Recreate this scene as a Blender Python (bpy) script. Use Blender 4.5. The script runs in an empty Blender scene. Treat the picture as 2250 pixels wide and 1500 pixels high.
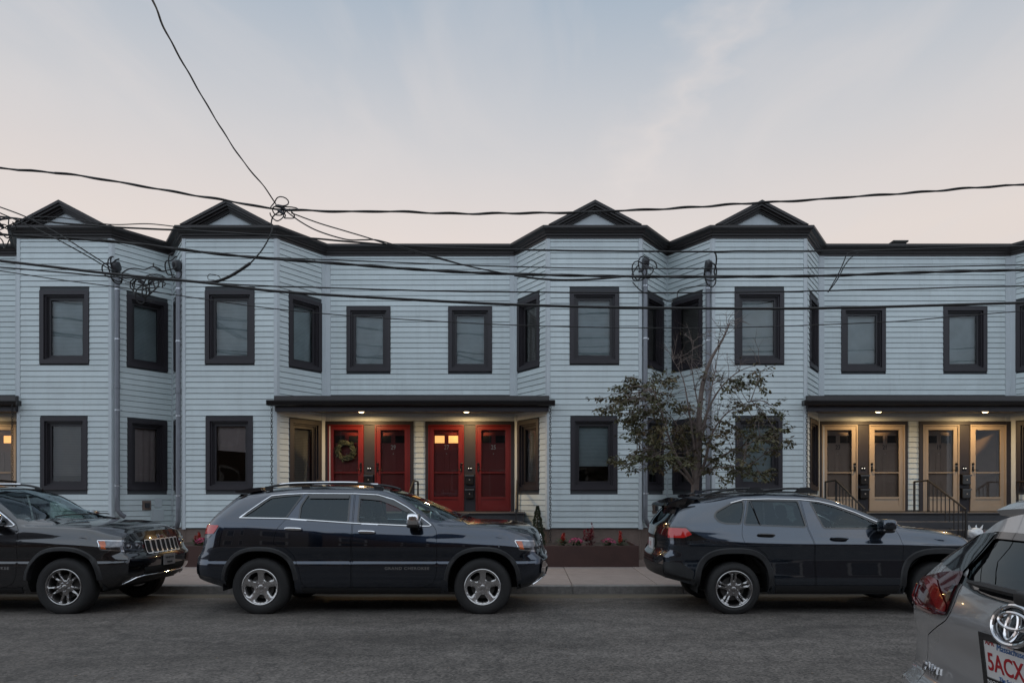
import bpy, bmesh, math, random
from mathutils import Vector, Matrix
from mathutils.geometry import delaunay_2d_cdt
random.seed(7)
SC = bpy.context.scene
COL = SC.collection
R = math.radians
# ------------------------------------------------------------------ camera, sky, soft fill, exposure
cam_d = bpy.data.cameras.new('camera'); cam = bpy.data.objects.new('camera', cam_d); COL.objects.link(cam)
cam.location = (0, 0, 1.55); cam.rotation_euler = (R(90), 0, 0)
cam_d.sensor_width = 36; cam_d.lens = 24.0
cam_d.shift_x = -40/2250; cam_d.shift_y = 340/2250
cam_d.clip_start = 0.05; cam_d.clip_end = 3000
SC.camera = cam
SC.view_settings.view_transform = 'Standard'; SC.view_settings.look = 'None'
SC.view_settings.exposure = 0.22; SC.view_settings.gamma = 1.0

W = bpy.data.worlds.new('World'); SC.world = W; W.use_nodes = True
nt = W.node_tree; nt.nodes.clear()
def N(t, **kw):
    n = nt.nodes.new(t)
    for k, v in kw.items(): setattr(n, k, v)
    return n
def L(a, b): nt.links.new(a, b)
def math_(op, a, b=None, c=None):
    n = N('ShaderNodeMath', operation=op)
    for i, v in enumerate((a, b, c)):
        if v is None: continue
        if isinstance(v, (int, float)): n.inputs[i].default_value = v
        else: L(v, n.inputs[i])
    return n.outputs[0]
sky = N('ShaderNodeTexSky', sky_type='NISHITA'); sky.sun_disc = False
sky.sun_elevation = R(1.0); sky.sun_rotation = R(-12); sky.air_density = 1.0; sky.dust_density = 1.5; sky.ozone_density = 2.0
tc = N('ShaderNodeTexCoord'); sep = N('ShaderNodeSeparateXYZ'); L(tc.outputs['Generated'], sep.inputs[0])
# thin evening veil of high cloud: pink-grey low down, blue-grey higher up, the same all round the horizon
ramp = N('ShaderNodeValToRGB'); L(sep.outputs['Z'], ramp.inputs[0])
cr = ramp.color_ramp; cr.elements[0].position = 0.0; cr.elements[0].color = (.72, .60, .53, 1)
cr.elements[1].position = 1.0; cr.elements[1].color = (.34, .41, .51, 1)
for p, c in ((.33, (.745, .665, .62, 1)), (.39, (.685, .635, .615, 1)), (.44, (.62, .605, .61, 1)), (.50, (.53, .55, .585, 1)), (.59, (.385, .455, .535, 1)), (.75, (.34, .415, .51, 1))):
    e = cr.elements.new(p); e.color = c
zc = math_('MAXIMUM', sep.outputs['Z'], 0.08)
px_ = math_('DIVIDE', sep.outputs['X'], zc); py_ = math_('DIVIDE', sep.outputs['Y'], zc)
comb = N('ShaderNodeCombineXYZ'); L(px_, comb.inputs[0]); L(py_, comb.inputs[1])
mp = N('ShaderNodeMapping'); L(comb.outputs[0], mp.inputs[0]); mp.inputs['Rotation'].default_value = (0, 0, R(-8)); mp.inputs['Scale'].default_value = (1.5, .6, 1)
nz = N('ShaderNodeTexNoise'); L(mp.outputs[0], nz.inputs['Vector']); nz.inputs['Scale'].default_value = 1.9; nz.inputs['Detail'].default_value = 6; nz.inputs['Roughness'].default_value = .52; nz.inputs['Distortion'].default_value = .5
nr = N('ShaderNodeValToRGB'); L(nz.outputs['Fac'], nr.inputs[0]); nr.color_ramp.elements[0].position = .44; nr.color_ramp.elements[1].position = .72
# one long streak of cloud
nz2 = N('ShaderNodeTexNoise'); L(comb.outputs[0], nz2.inputs['Vector']); nz2.inputs['Scale'].default_value = 6; nz2.inputs['Detail'].default_value = 5
d = math_('ADD', math_('SUBTRACT', px_, .69), math_('MULTIPLY', py_, .17))
d = math_('ADD', d, math_('MULTIPLY', math_('SUBTRACT', nz2.outputs['Fac'], .5), .34))
sgn = math_('MULTIPLY', math_('MAXIMUM', d, 0.0), 15.0)
sg2 = math_('MULTIPLY', math_('MAXIMUM', math_('MULTIPLY', d, -1.0), 0.0), 7.0)
st = math_('SUBTRACT', 1.0, math_('MINIMUM', math_('ADD', sgn, sg2), 1.0))
st = math_('MULTIPLY', st, math_('MULTIPLY', nz2.outputs['Fac'], 1.4))
fac = math_('MINIMUM', math_('ADD', math_('MULTIPLY', nr.outputs[0], .45), math_('MULTIPLY', st, .62)), 1.0)
# the afterglow lies behind the row; away from it the low sky is a cooler slate blue
cool = N('ShaderNodeValToRGB'); L(sep.outputs['Z'], cool.inputs[0]); cc = cool.color_ramp
cc.elements[0].position = 0.0; cc.elements[0].color = (.40, .46, .57, 1); cc.elements[1].position = .75; cc.elements[1].color = (.37, .43, .50, 1)
e = cc.elements.new(.3); e.color = (.36, .46, .62, 1)
glow = N('ShaderNodeMapRange', interpolation_type='SMOOTHSTEP'); L(sep.outputs['Y'], glow.inputs['Value']); glow.inputs['From Min'].default_value = -.55; glow.inputs['From Max'].default_value = .55
base_ = N('ShaderNodeMix', data_type='RGBA'); L(glow.outputs[0], base_.inputs['Factor']); L(cool.outputs[0], base_.inputs['A']); L(ramp.outputs[0], base_.inputs['B'])
mx = N('ShaderNodeMix', data_type='RGBA'); L(fac, mx.inputs['Factor']); L(base_.outputs['Result'], mx.inputs['A']); mx.inputs['B'].default_value = (.71, .66, .64, 1)
bg1 = N('ShaderNodeBackground'); L(mx.outputs['Result'], bg1.inputs[0]); bg1.inputs[1].default_value = .86
bg2 = N('ShaderNodeBackground'); L(sky.outputs[0], bg2.inputs[0]); bg2.inputs[1].default_value = .03
ad = N('ShaderNodeAddShader'); L(bg1.outputs[0], ad.inputs[0]); L(bg2.outputs[0], ad.inputs[1])
wo = N('ShaderNodeOutputWorld'); L(ad.outputs[0], wo.inputs[0])

fill_d = bpy.data.lights.new('sun', 'SUN'); sun = bpy.data.objects.new('sun', fill_d); COL.objects.link(sun)
fill_d.energy = 1.4; fill_d.angle = R(150); fill_d.color = (.84, .93, 1.0)  # very wide soft fill from behind the camera, added to brighten the facade
sun.rotation_euler = (R(58), 0, R(-20)); sun.location = (0, -5, 30)

# ------------------------------------------------------------------ materials
MATS = {}
def mat(name, col, rough=.6, metal=0., coat=0., var=0., vscale=8., bump=0., bscale=60., objvar=0., spec=.5, emit=None, estr=0., coatr=.03):
    if name in MATS: return MATS[name]
    m = bpy.data.materials.new(name); m.use_nodes = True; t = m.node_tree; b = t.nodes['Principled BSDF']
    b.inputs['Base Color'].default_value = (*col, 1); b.inputs['Roughness'].default_value = rough; b.inputs['Metallic'].default_value = metal
    b.inputs['Coat Weight'].default_value = coat; b.inputs['Coat Roughness'].default_value = coatr; b.inputs['Specular IOR Level'].default_value = spec
    if emit: b.inputs['Emission Color'].default_value = (*emit, 1); b.inputs['Emission Strength'].default_value = estr
    src = None
    if var or objvar or bump:
        tcn = t.nodes.new('ShaderNodeTexCoord')
    if var:
        n = t.nodes.new('ShaderNodeTexNoise'); n.inputs['Scale'].default_value = vscale; n.inputs['Detail'].default_value = 6; n.inputs['Roughness'].default_value = .65
        t.links.new(tcn.outputs['Object'], n.inputs['Vector'])
        h = t.nodes.new('ShaderNodeHueSaturation'); h.inputs['Color'].default_value = (*col, 1)
        mr = t.nodes.new('ShaderNodeMapRange'); mr.inputs['From Min'].default_value = .25; mr.inputs['From Max'].default_value = .75
        mr.inputs['To Min'].default_value = 1-var; mr.inputs['To Max'].default_value = 1+var
        t.links.new(n.outputs['Fac'], mr.inputs['Value']); t.links.new(mr.outputs[0], h.inputs['Value'])
        src = h.outputs[0]
        r2 = t.nodes.new('ShaderNodeMapRange'); r2.inputs['To Min'].default_value = max(.02, rough-.08); r2.inputs['To Max'].default_value = min(1, rough+.08)
        t.links.new(n.outputs['Fac'], r2.inputs['Value']); t.links.new(r2.outputs[0], b.inputs['Roughness'])
    if objvar:
        oi = t.nodes.new('ShaderNodeObjectInfo'); h2 = t.nodes.new('ShaderNodeHueSaturation')
        if src: t.links.new(src, h2.inputs['Color'])
        else: h2.inputs['Color'].default_value = (*col, 1)
        mr = t.nodes.new('ShaderNodeMapRange'); mr.inputs['To Min'].default_value = 1-objvar; mr.inputs['To Max'].default_value = 1+objvar
        t.links.new(oi.outputs['Random'], mr.inputs['Value']); t.links.new(mr.outputs[0], h2.inputs['Value'])
        src = h2.outputs[0]
    if src: t.links.new(src, b.inputs['Base Color'])
    if bump:
        n = t.nodes.new('ShaderNodeTexNoise'); n.inputs['Scale'].default_value = bscale; n.inputs['Detail'].default_value = 4
        t.links.new(tcn.outputs['Object'], n.inputs['Vector'])
        bp = t.nodes.new('ShaderNodeBump'); bp.inputs['Strength'].default_value = bump; bp.inputs['Distance'].default_value = .02
        t.links.new(n.outputs['Fac'], bp.inputs['Height']); t.links.new(bp.outputs[0], b.inputs['Normal'])
    MATS[name] = m
    return m
def glass(name, tint, ior=1.5, rough=0.0, wav=0.0, refl=(1, 1, 1)):
    if name in MATS: return MATS[name]
    m = bpy.data.materials.new(name); m.use_nodes = True; t = m.node_tree; t.nodes.clear()
    tr = t.nodes.new('ShaderNodeBsdfTransparent'); tr.inputs[0].default_value = (*tint, 1)
    gl = t.nodes.new('ShaderNodeBsdfGlossy'); gl.inputs['Roughness'].default_value = rough; gl.inputs[0].default_value = (*refl, 1)
    fr = t.nodes.new('ShaderNodeFresnel'); fr.inputs[0].default_value = ior
    mx = t.nodes.new('ShaderNodeMixShader'); t.links.new(fr.outputs[0], mx.inputs[0]); t.links.new(tr.outputs[0], mx.inputs[1]); t.links.new(gl.outputs[0], mx.inputs[2])
    if wav:
        tcn = t.nodes.new('ShaderNodeTexCoord'); n = t.nodes.new('ShaderNodeTexNoise'); n.inputs['Scale'].default_value = 1.6; n.inputs['Detail'].default_value = 1
        t.links.new(tcn.outputs['Object'], n.inputs['Vector'])
        bp = t.nodes.new('ShaderNodeBump'); bp.inputs['Strength'].default_value = wav; bp.inputs['Distance'].default_value = .05
        t.links.new(n.outputs['Fac'], bp.inputs['Height']); t.links.new(bp.outputs[0], gl.inputs['Normal']); t.links.new(bp.outputs[0], fr.inputs['Normal'])
    o = t.nodes.new('ShaderNodeOutputMaterial'); t.links.new(mx.outputs[0], o.inputs[0])
    MATS[name] = m
    return m

# ------------------------------------------------------------------ mesh helpers
class MB:
    def __init__(s): s.v = []; s.f = []
    def add(s, vs, fs):
        k = len(s.v); s.v += [tuple(p) for p in vs]; s.f += [tuple(i+k for i in f) for f in fs]; return s
    def box(s, x0, x1, y0, y1, z0, z1):
        return s.add([(x0,y0,z0),(x1,y0,z0),(x1,y1,z0),(x0,y1,z0),(x0,y0,z1),(x1,y0,z1),(x1,y1,z1),(x0,y1,z1)],
                     [(3,2,1,0),(4,5,6,7),(0,1,5,4),(1,2,6,5),(2,3,7,6),(3,0,4,7)])
    def cbox(s, x0, x1, y0, y1, z0, z1, c=.01):   # box with chamfered edges all round
        X = (x0, x0+c, x1-c, x1); Y = (y0, y0+c, y1-c, y1); Z = (z0, z0+c, z1-c, z1)
        bm = bmesh.new(); bmesh.ops.create_cube(bm, size=1)
        for v in bm.verts: v.co = ((x0+x1)/2+v.co.x*(x1-x0), (y0+y1)/2+v.co.y*(y1-y0), (z0+z1)/2+v.co.z*(z1-z0))
        bmesh.ops.bevel(bm, geom=list(bm.edges), offset=c, segments=1, affect='EDGES')
        bm.verts.index_update(); s.add([v.co[:] for v in bm.verts], [[v.index for v in f.verts] for f in bm.faces]); bm.free(); return s
    def quad(s, a, b, c, d): return s.add([a, b, c, d], [(0, 1, 2, 3)])
    def prism(s, pts, ext):       # planar polygon (3D points) pushed along vector ext
        n = len(pts); e = Vector(ext); a = [Vector(p) for p in pts]
        return s.add([p[:] for p in a]+[(p+e)[:] for p in a], [tuple(range(n))[::-1], tuple(range(n, 2*n))]+[(i, (i+1) % n, n+(i+1) % n, n+i) for i in range(n)])
    def tube(s, path, r, n=6, closed=False, cap=True):
        P = [Vector(p) for p in path]; m = len(P); k = len(s.v); rr = r if isinstance(r, (list, tuple)) else [r]*m
        prev = None; vs = []
        for i, p in enumerate(P):
            if closed: t = P[(i+1) % m]-P[i-1]
            else: t = P[min(i+1, m-1)]-P[max(i-1, 0)]
            if t.length < 1e-9: t = Vector((0, 0, 1))
            t.normalize()
            if prev is None:
                a = Vector((0, 0, 1)) if abs(t.z) < .9 else Vector((1, 0, 0)); u = t.cross(a).normalized()
            else:
                u = prev - t*prev.dot(t)
                if u.length < 1e-6: u = t.cross(Vector((0, 0, 1)))
                u.normalize()
            prev = u; w = t.cross(u)
            for j in range(n):
                an = 2*math.pi*j/n; vs.append((p+(u*math.cos(an)+w*math.sin(an))*rr[i])[:])
        fs = []
        for i in range(m if closed else m-1):
            for j in range(n):
                a = i*n+j; b = i*n+(j+1) % n; c = ((i+1) % m)*n+(j+1) % n; d = ((i+1) % m)*n+j
                fs.append((a, d, c, b))
        if cap and not closed: fs += [tuple(range(n)), tuple(range((m-1)*n, m*n))[::-1]]
        return s.add(vs, fs)
    def lathe(s, prof, n=24, origin=(0, 0, 0), axis='z', closed=False):
        O = Vector(origin); vs = []; m = len(prof)
        for r, h in prof:
            for j in range(n):
                a = 2*math.pi*j/n; c, q = r*math.cos(a), r*math.sin(a)
                vs.append((O+Vector({'z': (c, q, h), 'y': (c, h, q), 'x': (h, c, q)}[axis]))[:])
        fs = [(i*n+j, i*n+(j+1) % n, ((i+1) % m)*n+(j+1) % n, ((i+1) % m)*n+j) for i in range(m if closed else m-1) for j in range(n)]
        return s.add(vs, fs)
    def build(s, name, m, parent=None, smooth=False, loc=None, fixn=True):
        me = bpy.data.meshes.new(name); me.from_pydata(s.v, [], s.f); me.update()
        if fixn:
            bm = bmesh.new(); bm.from_mesh(me); bmesh.ops.recalc_face_normals(bm, faces=bm.faces); bm.to_mesh(me); bm.free()
        if smooth:
            me.polygons.foreach_set('use_smooth', [True]*len(me.polygons)); 
            if smooth != 'all': me.set_sharp_from_angle(angle=R(38))
        if m: me.materials.append(m)
        return link(me, name, parent, loc)
def link(me, name, parent=None, loc=None):
    o = bpy.data.objects.new(name, me); COL.objects.link(o)
    if parent is not None: o.parent = parent
    if loc is not None: o.location = loc
    return o
def empty(name, loc=(0, 0, 0), rz=0):
    o = bpy.data.objects.new(name, None); COL.objects.link(o); o.location = loc; o.rotation_euler = (0, 0, rz); o.empty_display_size = .2; return o
def tag(o, label=None, cat=None, group=None, kind=None):
    if label: o['label'] = label
    if cat: o['category'] = cat
    if group: o['group'] = group
    if kind: o['kind'] = kind
    return o
def text_mesh(body, size, ext=.002, font_shear=0., bold=0., spacing=1.):
    c = bpy.data.curves.new('lettering', 'FONT'); c.body = body; c.size = size; c.extrude = ext; c.align_x = 'CENTER'; c.align_y = 'CENTER'
    c.shear = font_shear; c.offset = bold; c.space_character = spacing; c.resolution_u = 3
    o = bpy.data.objects.new('lettering', c); COL.objects.link(o)
    dg = bpy.context.evaluated_depsgraph_get(); me = bpy.data.meshes.new_from_object(o.evaluated_get(dg)); bpy.data.objects.remove(o); bpy.data.curves.remove(c)
    return me
def text_obj(body, size, m, parent, loc, rot, sx=1., **kw):
    me = text_mesh(body, size, **kw); me.materials.clear(); me.materials.append(m)
    o = link(me, 'lettering', parent); o.location = loc; o.rotation_euler = rot; o.scale = (sx, 1, 1); return o
def crom(pts, n=8):
    P = [Vector(p) for p in pts]; out = []
    for i in range(len(P)-1):
        a, b, c, d = P[max(i-1, 0)], P[i], P[i+1], P[min(i+2, len(P)-1)]
        for k in range(n):
            t = k/n; out.append(.5*((2*b)+(c-a)*t+(2*a-5*b+4*c-d)*t*t+(3*b-a-3*c+d)*t**3))
    out.append(P[-1]); return out
F = 1500.0; CX = 1165.0; HY = 1090.0; EZ = 1.55
def at(px, py, Y): return Vector(((px-CX)*Y/F, Y, EZ+(HY-py)*Y/F))   # a point at distance Y down the street's cross axis

# ------------------------------------------------------------------ palette
SIDING = mat('siding_paint', (.57, .635, .645), .55, var=.07, vscale=1.6, objvar=.045, bump=.06, bscale=90)
TRIMB = mat('corner_paint', (.52, .565, .59), .5, var=.04, vscale=3)
DARK = mat('dark_trim_paint', (.024, .020, .025), .5, var=.12, vscale=5)
SASH = mat('sash_paint', (.020, .017, .021), .45, var=.1, vscale=6)
PANE = glass('window_glass', (.80, .84, .84), 1.52, wav=.06)
STORM = glass('storm_glass', (.86, .86, .86), 1.4)
CONC = mat('foundation_concrete', (.17, .125, .105), .85, var=.2, vscale=5, bump=.3)
STEEL = mat('black_railing_paint', (.022, .019, .018), .45, var=.2, vscale=20)

def weather(m, amt=.16):     # faint vertical run-off streaks and grime on painted boards
    t = m.node_tree; b = t.nodes['Principled BSDF']; lk = b.inputs['Base Color'].links[0]; src = lk.from_socket
    tcn = t.nodes.new('ShaderNodeTexCoord'); mp = t.nodes.new('ShaderNodeMapping'); t.links.new(tcn.outputs['Object'], mp.inputs[0]); mp.inputs['Scale'].default_value = (7, 7, .55)
    n = t.nodes.new('ShaderNodeTexNoise'); n.inputs['Scale'].default_value = 1.; n.inputs['Detail'].default_value = 7; n.inputs['Roughness'].default_value = .7; t.links.new(mp.outputs[0], n.inputs['Vector'])
    r = t.nodes.new('ShaderNodeMapRange'); r.inputs['From Min'].default_value = .48; r.inputs['From Max'].default_value = .78; r.inputs['To Max'].default_value = amt; t.links.new(n.outputs['Fac'], r.inputs['Value'])
    mx = t.nodes.new('ShaderNodeMix'); mx.data_type = 'RGBA'; t.links.new(r.outputs[0], mx.inputs['Factor']); t.links.new(src, mx.inputs['A']); mx.inputs['B'].default_value = (.16, .15, .14, 1); t.links.new(mx.outputs['Result'], b.inputs['Base Color'])
weather(SIDING, .12); weather(TRIMB, .15)
# ------------------------------------------------------------------ ground, road, pavement
def asphalt():
    m = bpy.data.materials.new('asphalt'); m.use_nodes = True; t = m.node_tree; b = t.nodes['Principled BSDF']
    tcn = t.nodes.new('ShaderNodeTexCoord')
    def nz(s, d=6, r=.6, vec=None):
        n = t.nodes.new('ShaderNodeTexNoise'); n.inputs['Scale'].default_value = s; n.inputs['Detail'].default_value = d; n.inputs['Roughness'].default_value = r
        t.links.new(vec or tcn.outputs['Object'], n.inputs['Vector']); return n
    mp = t.nodes.new('ShaderNodeMapping'); t.links.new(tcn.outputs['Object'], mp.inputs[0]); mp.inputs['Scale'].default_value = (.25, 1.3, 1)
    big = nz(.9, 5, .6, mp.outputs[0]); mid = nz(3.5, 6, .7); fine = nz(90, 3, .8)
    vo = t.nodes.new('ShaderNodeTexVoronoi'); vo.inputs['Scale'].default_value = 48; t.links.new(tcn.outputs['Object'], vo.inputs['Vector'])
    rp = t.nodes.new('ShaderNodeValToRGB'); t.links.new(big.outputs['Fac'], rp.inputs[0])
    rp.color_ramp.elements[0].position = .3; rp.color_ramp.elements[0].color = (.066, .057, .050, 1)
    rp.color_ramp.elements[1].position = .72; rp.color_ramp.elements[1].color = (.132, .116, .104, 1)
    m2 = t.nodes.new('ShaderNodeMix'); m2.data_type = 'RGBA'; m2.blend_type = 'OVERLAY'; m2.inputs['Factor'].default_value = .8
    t.links.new(rp.outputs[0], m2.inputs['A']); t.links.new(mid.outputs['Fac'], m2.inputs['B'])
    r3 = t.nodes.new('ShaderNodeValToRGB'); t.links.new(vo.outputs['Color'], r3.inputs[0]); r3.color_ramp.elements[0].color = (.12, .12, .12, 1); r3.color_ramp.elements[1].color = (.85, .85, .85, 1)
    m3 = t.nodes.new('ShaderNodeMix'); m3.data_type = 'RGBA'; m3.blend_type = 'OVERLAY'; m3.inputs['Factor'].default_value = .8
    t.links.new(m2.outputs['Result'], m3.inputs['A']); t.links.new(r3.outputs[0], m3.inputs['B'])
    # oil drips, tar-sealed cracks
    cr_ = t.nodes.new('ShaderNodeTexVoronoi'); cr_.feature = 'DISTANCE_TO_EDGE'; cr_.inputs['Scale'].default_value = .33
    ds = t.nodes.new('ShaderNodeVectorMath'); ds.operation = 'MULTIPLY_ADD'; t.links.new(mid.outputs['Color'], ds.inputs[0]); ds.inputs[1].default_value = (.5, .5, .5); t.links.new(tcn.outputs['Object'], ds.inputs[2])
    t.links.new(ds.outputs[0], cr_.inputs['Vector'])
    cp = t.nodes.new('ShaderNodeValToRGB'); t.links.new(cr_.outputs['Distance'], cp.inputs[0]); cp.color_ramp.elements[0].position = .0; cp.color_ramp.elements[0].color = (.3, .3, .3, 1); cp.color_ramp.elements[1].position = .016; cp.color_ramp.elements[1].color = (1, 1, 1, 1)
    m4 = t.nodes.new('ShaderNodeMix'); m4.data_type = 'RGBA'; m4.blend_type = 'MULTIPLY'; m4.inputs['Factor'].default_value = .4
    t.links.new(m3.outputs['Result'], m4.inputs['A']); t.links.new(cp.outputs[0], m4.inputs['B'])
    t.links.new(m4.outputs['Result'], b.inputs['Base Color'])
    b.inputs['Roughness'].default_value = .82
    bp = t.nodes.new('ShaderNodeBump'); bp.inputs['Strength'].default_value = .7; bp.inputs['Distance'].default_value = .006; t.links.new(vo.outputs['Distance'], bp.inputs['Height']); t.links.new(bp.outputs[0], b.inputs['Normal'])
    return m
ASPH = asphalt()
g = MB(); g.box(-1500, 1500, -1500, 1500, -.6, -.012); tag(g.build('ground', mat('earth', (.12, .10, .075), .95, var=.3, vscale=.5)), kind='structure')
road = MB()
ys = [.95+i*(10.95-.95)/24 for i in range(25)]
xs = [-150, -60, -30, -15, 0, 15, 30, 60, 150]
zz = lambda y: .012 - .035*((y-5.95)/5)**4
vs = [(x, y, zz(y)) for y in ys for x in xs]; k = len(xs)
road.add(vs, [(j*k+i, j*k+i+1, (j+1)*k+i+1, (j+1)*k+i) for j in range(len(ys)-1) for i in range(k-1)])
tag(road.build('road', ASPH, smooth=True), kind='structure')
KERB = mat('kerb_granite', (.21, .195, .185), .8, var=.3, vscale=14, bump=.4)
PAVE = mat('pavement_concrete', (.30, .245, .22), .85, var=.14, vscale=3.5, bump=.25, bscale=140, objvar=.05)
for ky0, ky1, nm in ((10.93, 11.08, 'far'), (.82, .97, 'near')):
    kb = MB(); kb.box(-150, 150, ky0+.02, ky1-.02, -.1, .10); ko = tag(kb.build('kerb', KERB), kind='structure')
    if nm == 'far':
        base = None; x = -10.0
        for i in range(12):
            w = 1.78
            b2 = MB(); b2.cbox(0, w-.012, 0, .15, -.08, .125, .012)
            if base is None: base = b2.build('kerb_stone', KERB, ko, loc=(x, ky0, random.uniform(-.004, .004)))
            else:
                o = base.copy(); COL.objects.link(o); o.location = (x, ky0+random.uniform(-.004, .004), random.uniform(-.005, .005))
            x += w
pv = MB(); pv.box(-150, 150, 11.03, 16.7, -.1, .105); po = tag(pv.build('pavement', CONC), kind='structure')
base = None; x = -10.4
for i in range(17):
    for (y0, y1) in ((11.085, 12.43), (12.44, 13.86)):
        if base is None or y0 not in base:
            b2 = MB(); b2.cbox(0, 1.375, 0, y1-y0, -.06, 0, .006); o = b2.build('paving_slab', PAVE, po); base = dict(base or {}); base[y0] = o
        else: o = base[y0].copy(); COL.objects.link(o)
        o.location = (x, y0, .125+random.uniform(-.003, .003))
    x += 1.385
pn = MB(); pn.box(-150, 150, -3.2, .84, -.1, .11); tag(pn.build('near_pavement', PAVE), kind='structure')

# ------------------------------------------------------------------ the row houses
YF, YR = 15.54, 16.67
ZB, ZC = .825, 7.42
BP = .1275
class Face:
    def __init__(s, p0, p1):
        s.p0 = Vector((p0[0], p0[1], 0)); d = Vector((p1[0], p1[1], 0))-s.p0; s.len = d.length; s.u = d/s.len; s.n = Vector((s.u.y, -s.u.x, 0))
    def pt(s, a, z, o=0): return s.p0+s.u*a+s.n*o+Vector((0, 0, z))
    def box(s, mb, a0, a1, z0, z1, o0, o1):
        P = [s.pt(a0, z0, o0), s.pt(a1, z0, o0), s.pt(a1, z0, o1), s.pt(a0, z0, o1), s.pt(a0, z1, o0), s.pt(a1, z1, o0), s.pt(a1, z1, o1), s.pt(a0, z1, o1)]
        mb.add(P, [(3,2,1,0),(4,5,6,7),(0,1,5,4),(1,2,6,5),(2,3,7,6),(3,0,4,7)])
    def ring(s, mb, a0, a1, z0, z1, w, o0, o1, wt=None, wb=None):   # rectangular frame as one closed mesh
        wt = w if wt is None else wt; wb = w if wb is None else wb
        co = [(a0, z0), (a1, z0), (a1, z1), (a0, z1)]; ci = [(a0+w, z0+wb), (a1-w, z0+wb), (a1-w, z1-wt), (a0+w, z1-wt)]
        V = [s.pt(a, z, o) for o in (o0, o1) for c in (co, ci) for a, z in c]
        fs = []
        for i in range(4):
            j = (i+1) % 4
            fs += [(8+i, 8+j, 12+j, 12+i), (i, 4+i, 4+j, j), (i, j, 8+j, 8+i), (4+i, 12+i, 12+j, 4+j)]
        mb.add(V, fs)
    def holes(s, mb, rects, z0, z1, o, a0=0, a1=None):   # sheet with rectangular holes
        a1 = s.len if a1 is None else a1
        A = sorted({a0, a1, *[r[0] for r in rects], *[r[1] for r in rects]}); Z = sorted({z0, z1, *[r[2] for r in rects], *[r[3] for r in rects]})
        A = [a for a in A if a0 <= a <= a1]; Z = [z for z in Z if z0 <= z <= z1]
        for i in range(len(A)-1):
            for j in range(len(Z)-1):
                am, zm = (A[i]+A[i+1])/2, (Z[j]+Z[j+1])/2
                if any(r[0] < am < r[1] and r[2] < zm < r[3] for r in rects): continue
                mb.quad(s.pt(A[i], Z[j], o), s.pt(A[i+1], Z[j], o), s.pt(A[i+1], Z[j+1], o), s.pt(A[i], Z[j+1], o))
def blind_mat(name, col, scale, dark):
    if name in MATS: return MATS[name]
    m = mat(name, col, .7); t = m.node_tree; b = t.nodes['Principled BSDF']
    tcn = t.nodes.new('ShaderNodeTexCoord'); sp = t.nodes.new('ShaderNodeSeparateXYZ'); t.links.new(tcn.outputs['Object'], sp.inputs[0])
    n = t.nodes.new('ShaderNodeTexNoise'); n.inputs['Scale'].default_value = 3.; n.inputs['Detail'].default_value = 4; t.links.new(tcn.outputs['Object'], n.inputs['Vector'])
    ma = t.nodes.new('ShaderNodeMath'); ma.operation = 'MULTIPLY_ADD'; ma.inputs[1].default_value = .02; t.links.new(n.outputs['Fac'], ma.inputs[0]); t.links.new(sp.outputs['Z'], ma.inputs[2])
    mu = t.nodes.new('ShaderNodeMath'); mu.operation = 'MULTIPLY'; mu.inputs[1].default_value = scale; t.links.new(ma.outputs[0], mu.inputs[0])
    fr = t.nodes.new('ShaderNodeMath'); fr.operation = 'FRACT'; t.links.new(mu.outputs[0], fr.inputs[0])
    rp = t.nodes.new('ShaderNodeValToRGB'); t.links.new(fr.outputs[0], rp.inputs[0])
    rp.color_ramp.elements[0].position = .55; rp.color_ramp.elements[0].color = (*col, 1); rp.color_ramp.elements[1].position = .9; rp.color_ramp.elements[1].color = (*[c*dark for c in col], 1)
    mx = t.nodes.new('ShaderNodeMix'); mx.data_type = 'RGBA'; mx.blend_type = 'MULTIPLY'; mx.inputs['Factor'].default_value = .5
    t.links.new(rp.outputs[0], mx.inputs['A']); t.links.new(n.outputs['Fac'], mx.inputs['B']); t.links.new(mx.outputs['Result'], b.inputs['Base Color'])
    return m
BL1 = blind_mat('blind_grey', (.62, .70, .73), 32, .55)
BL2 = blind_mat('blind_dim', (.20, .18, .17), 26, .5)
BL3 = blind_mat('blind_fabric', (.66, .72, .74), 60, .8)
CURT = mat('curtain_cloth', (.46, .36, .35), .85, var=.1)
RUST = mat('curtain_brown', (.16, .085, .06), .9, var=.3)

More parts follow.
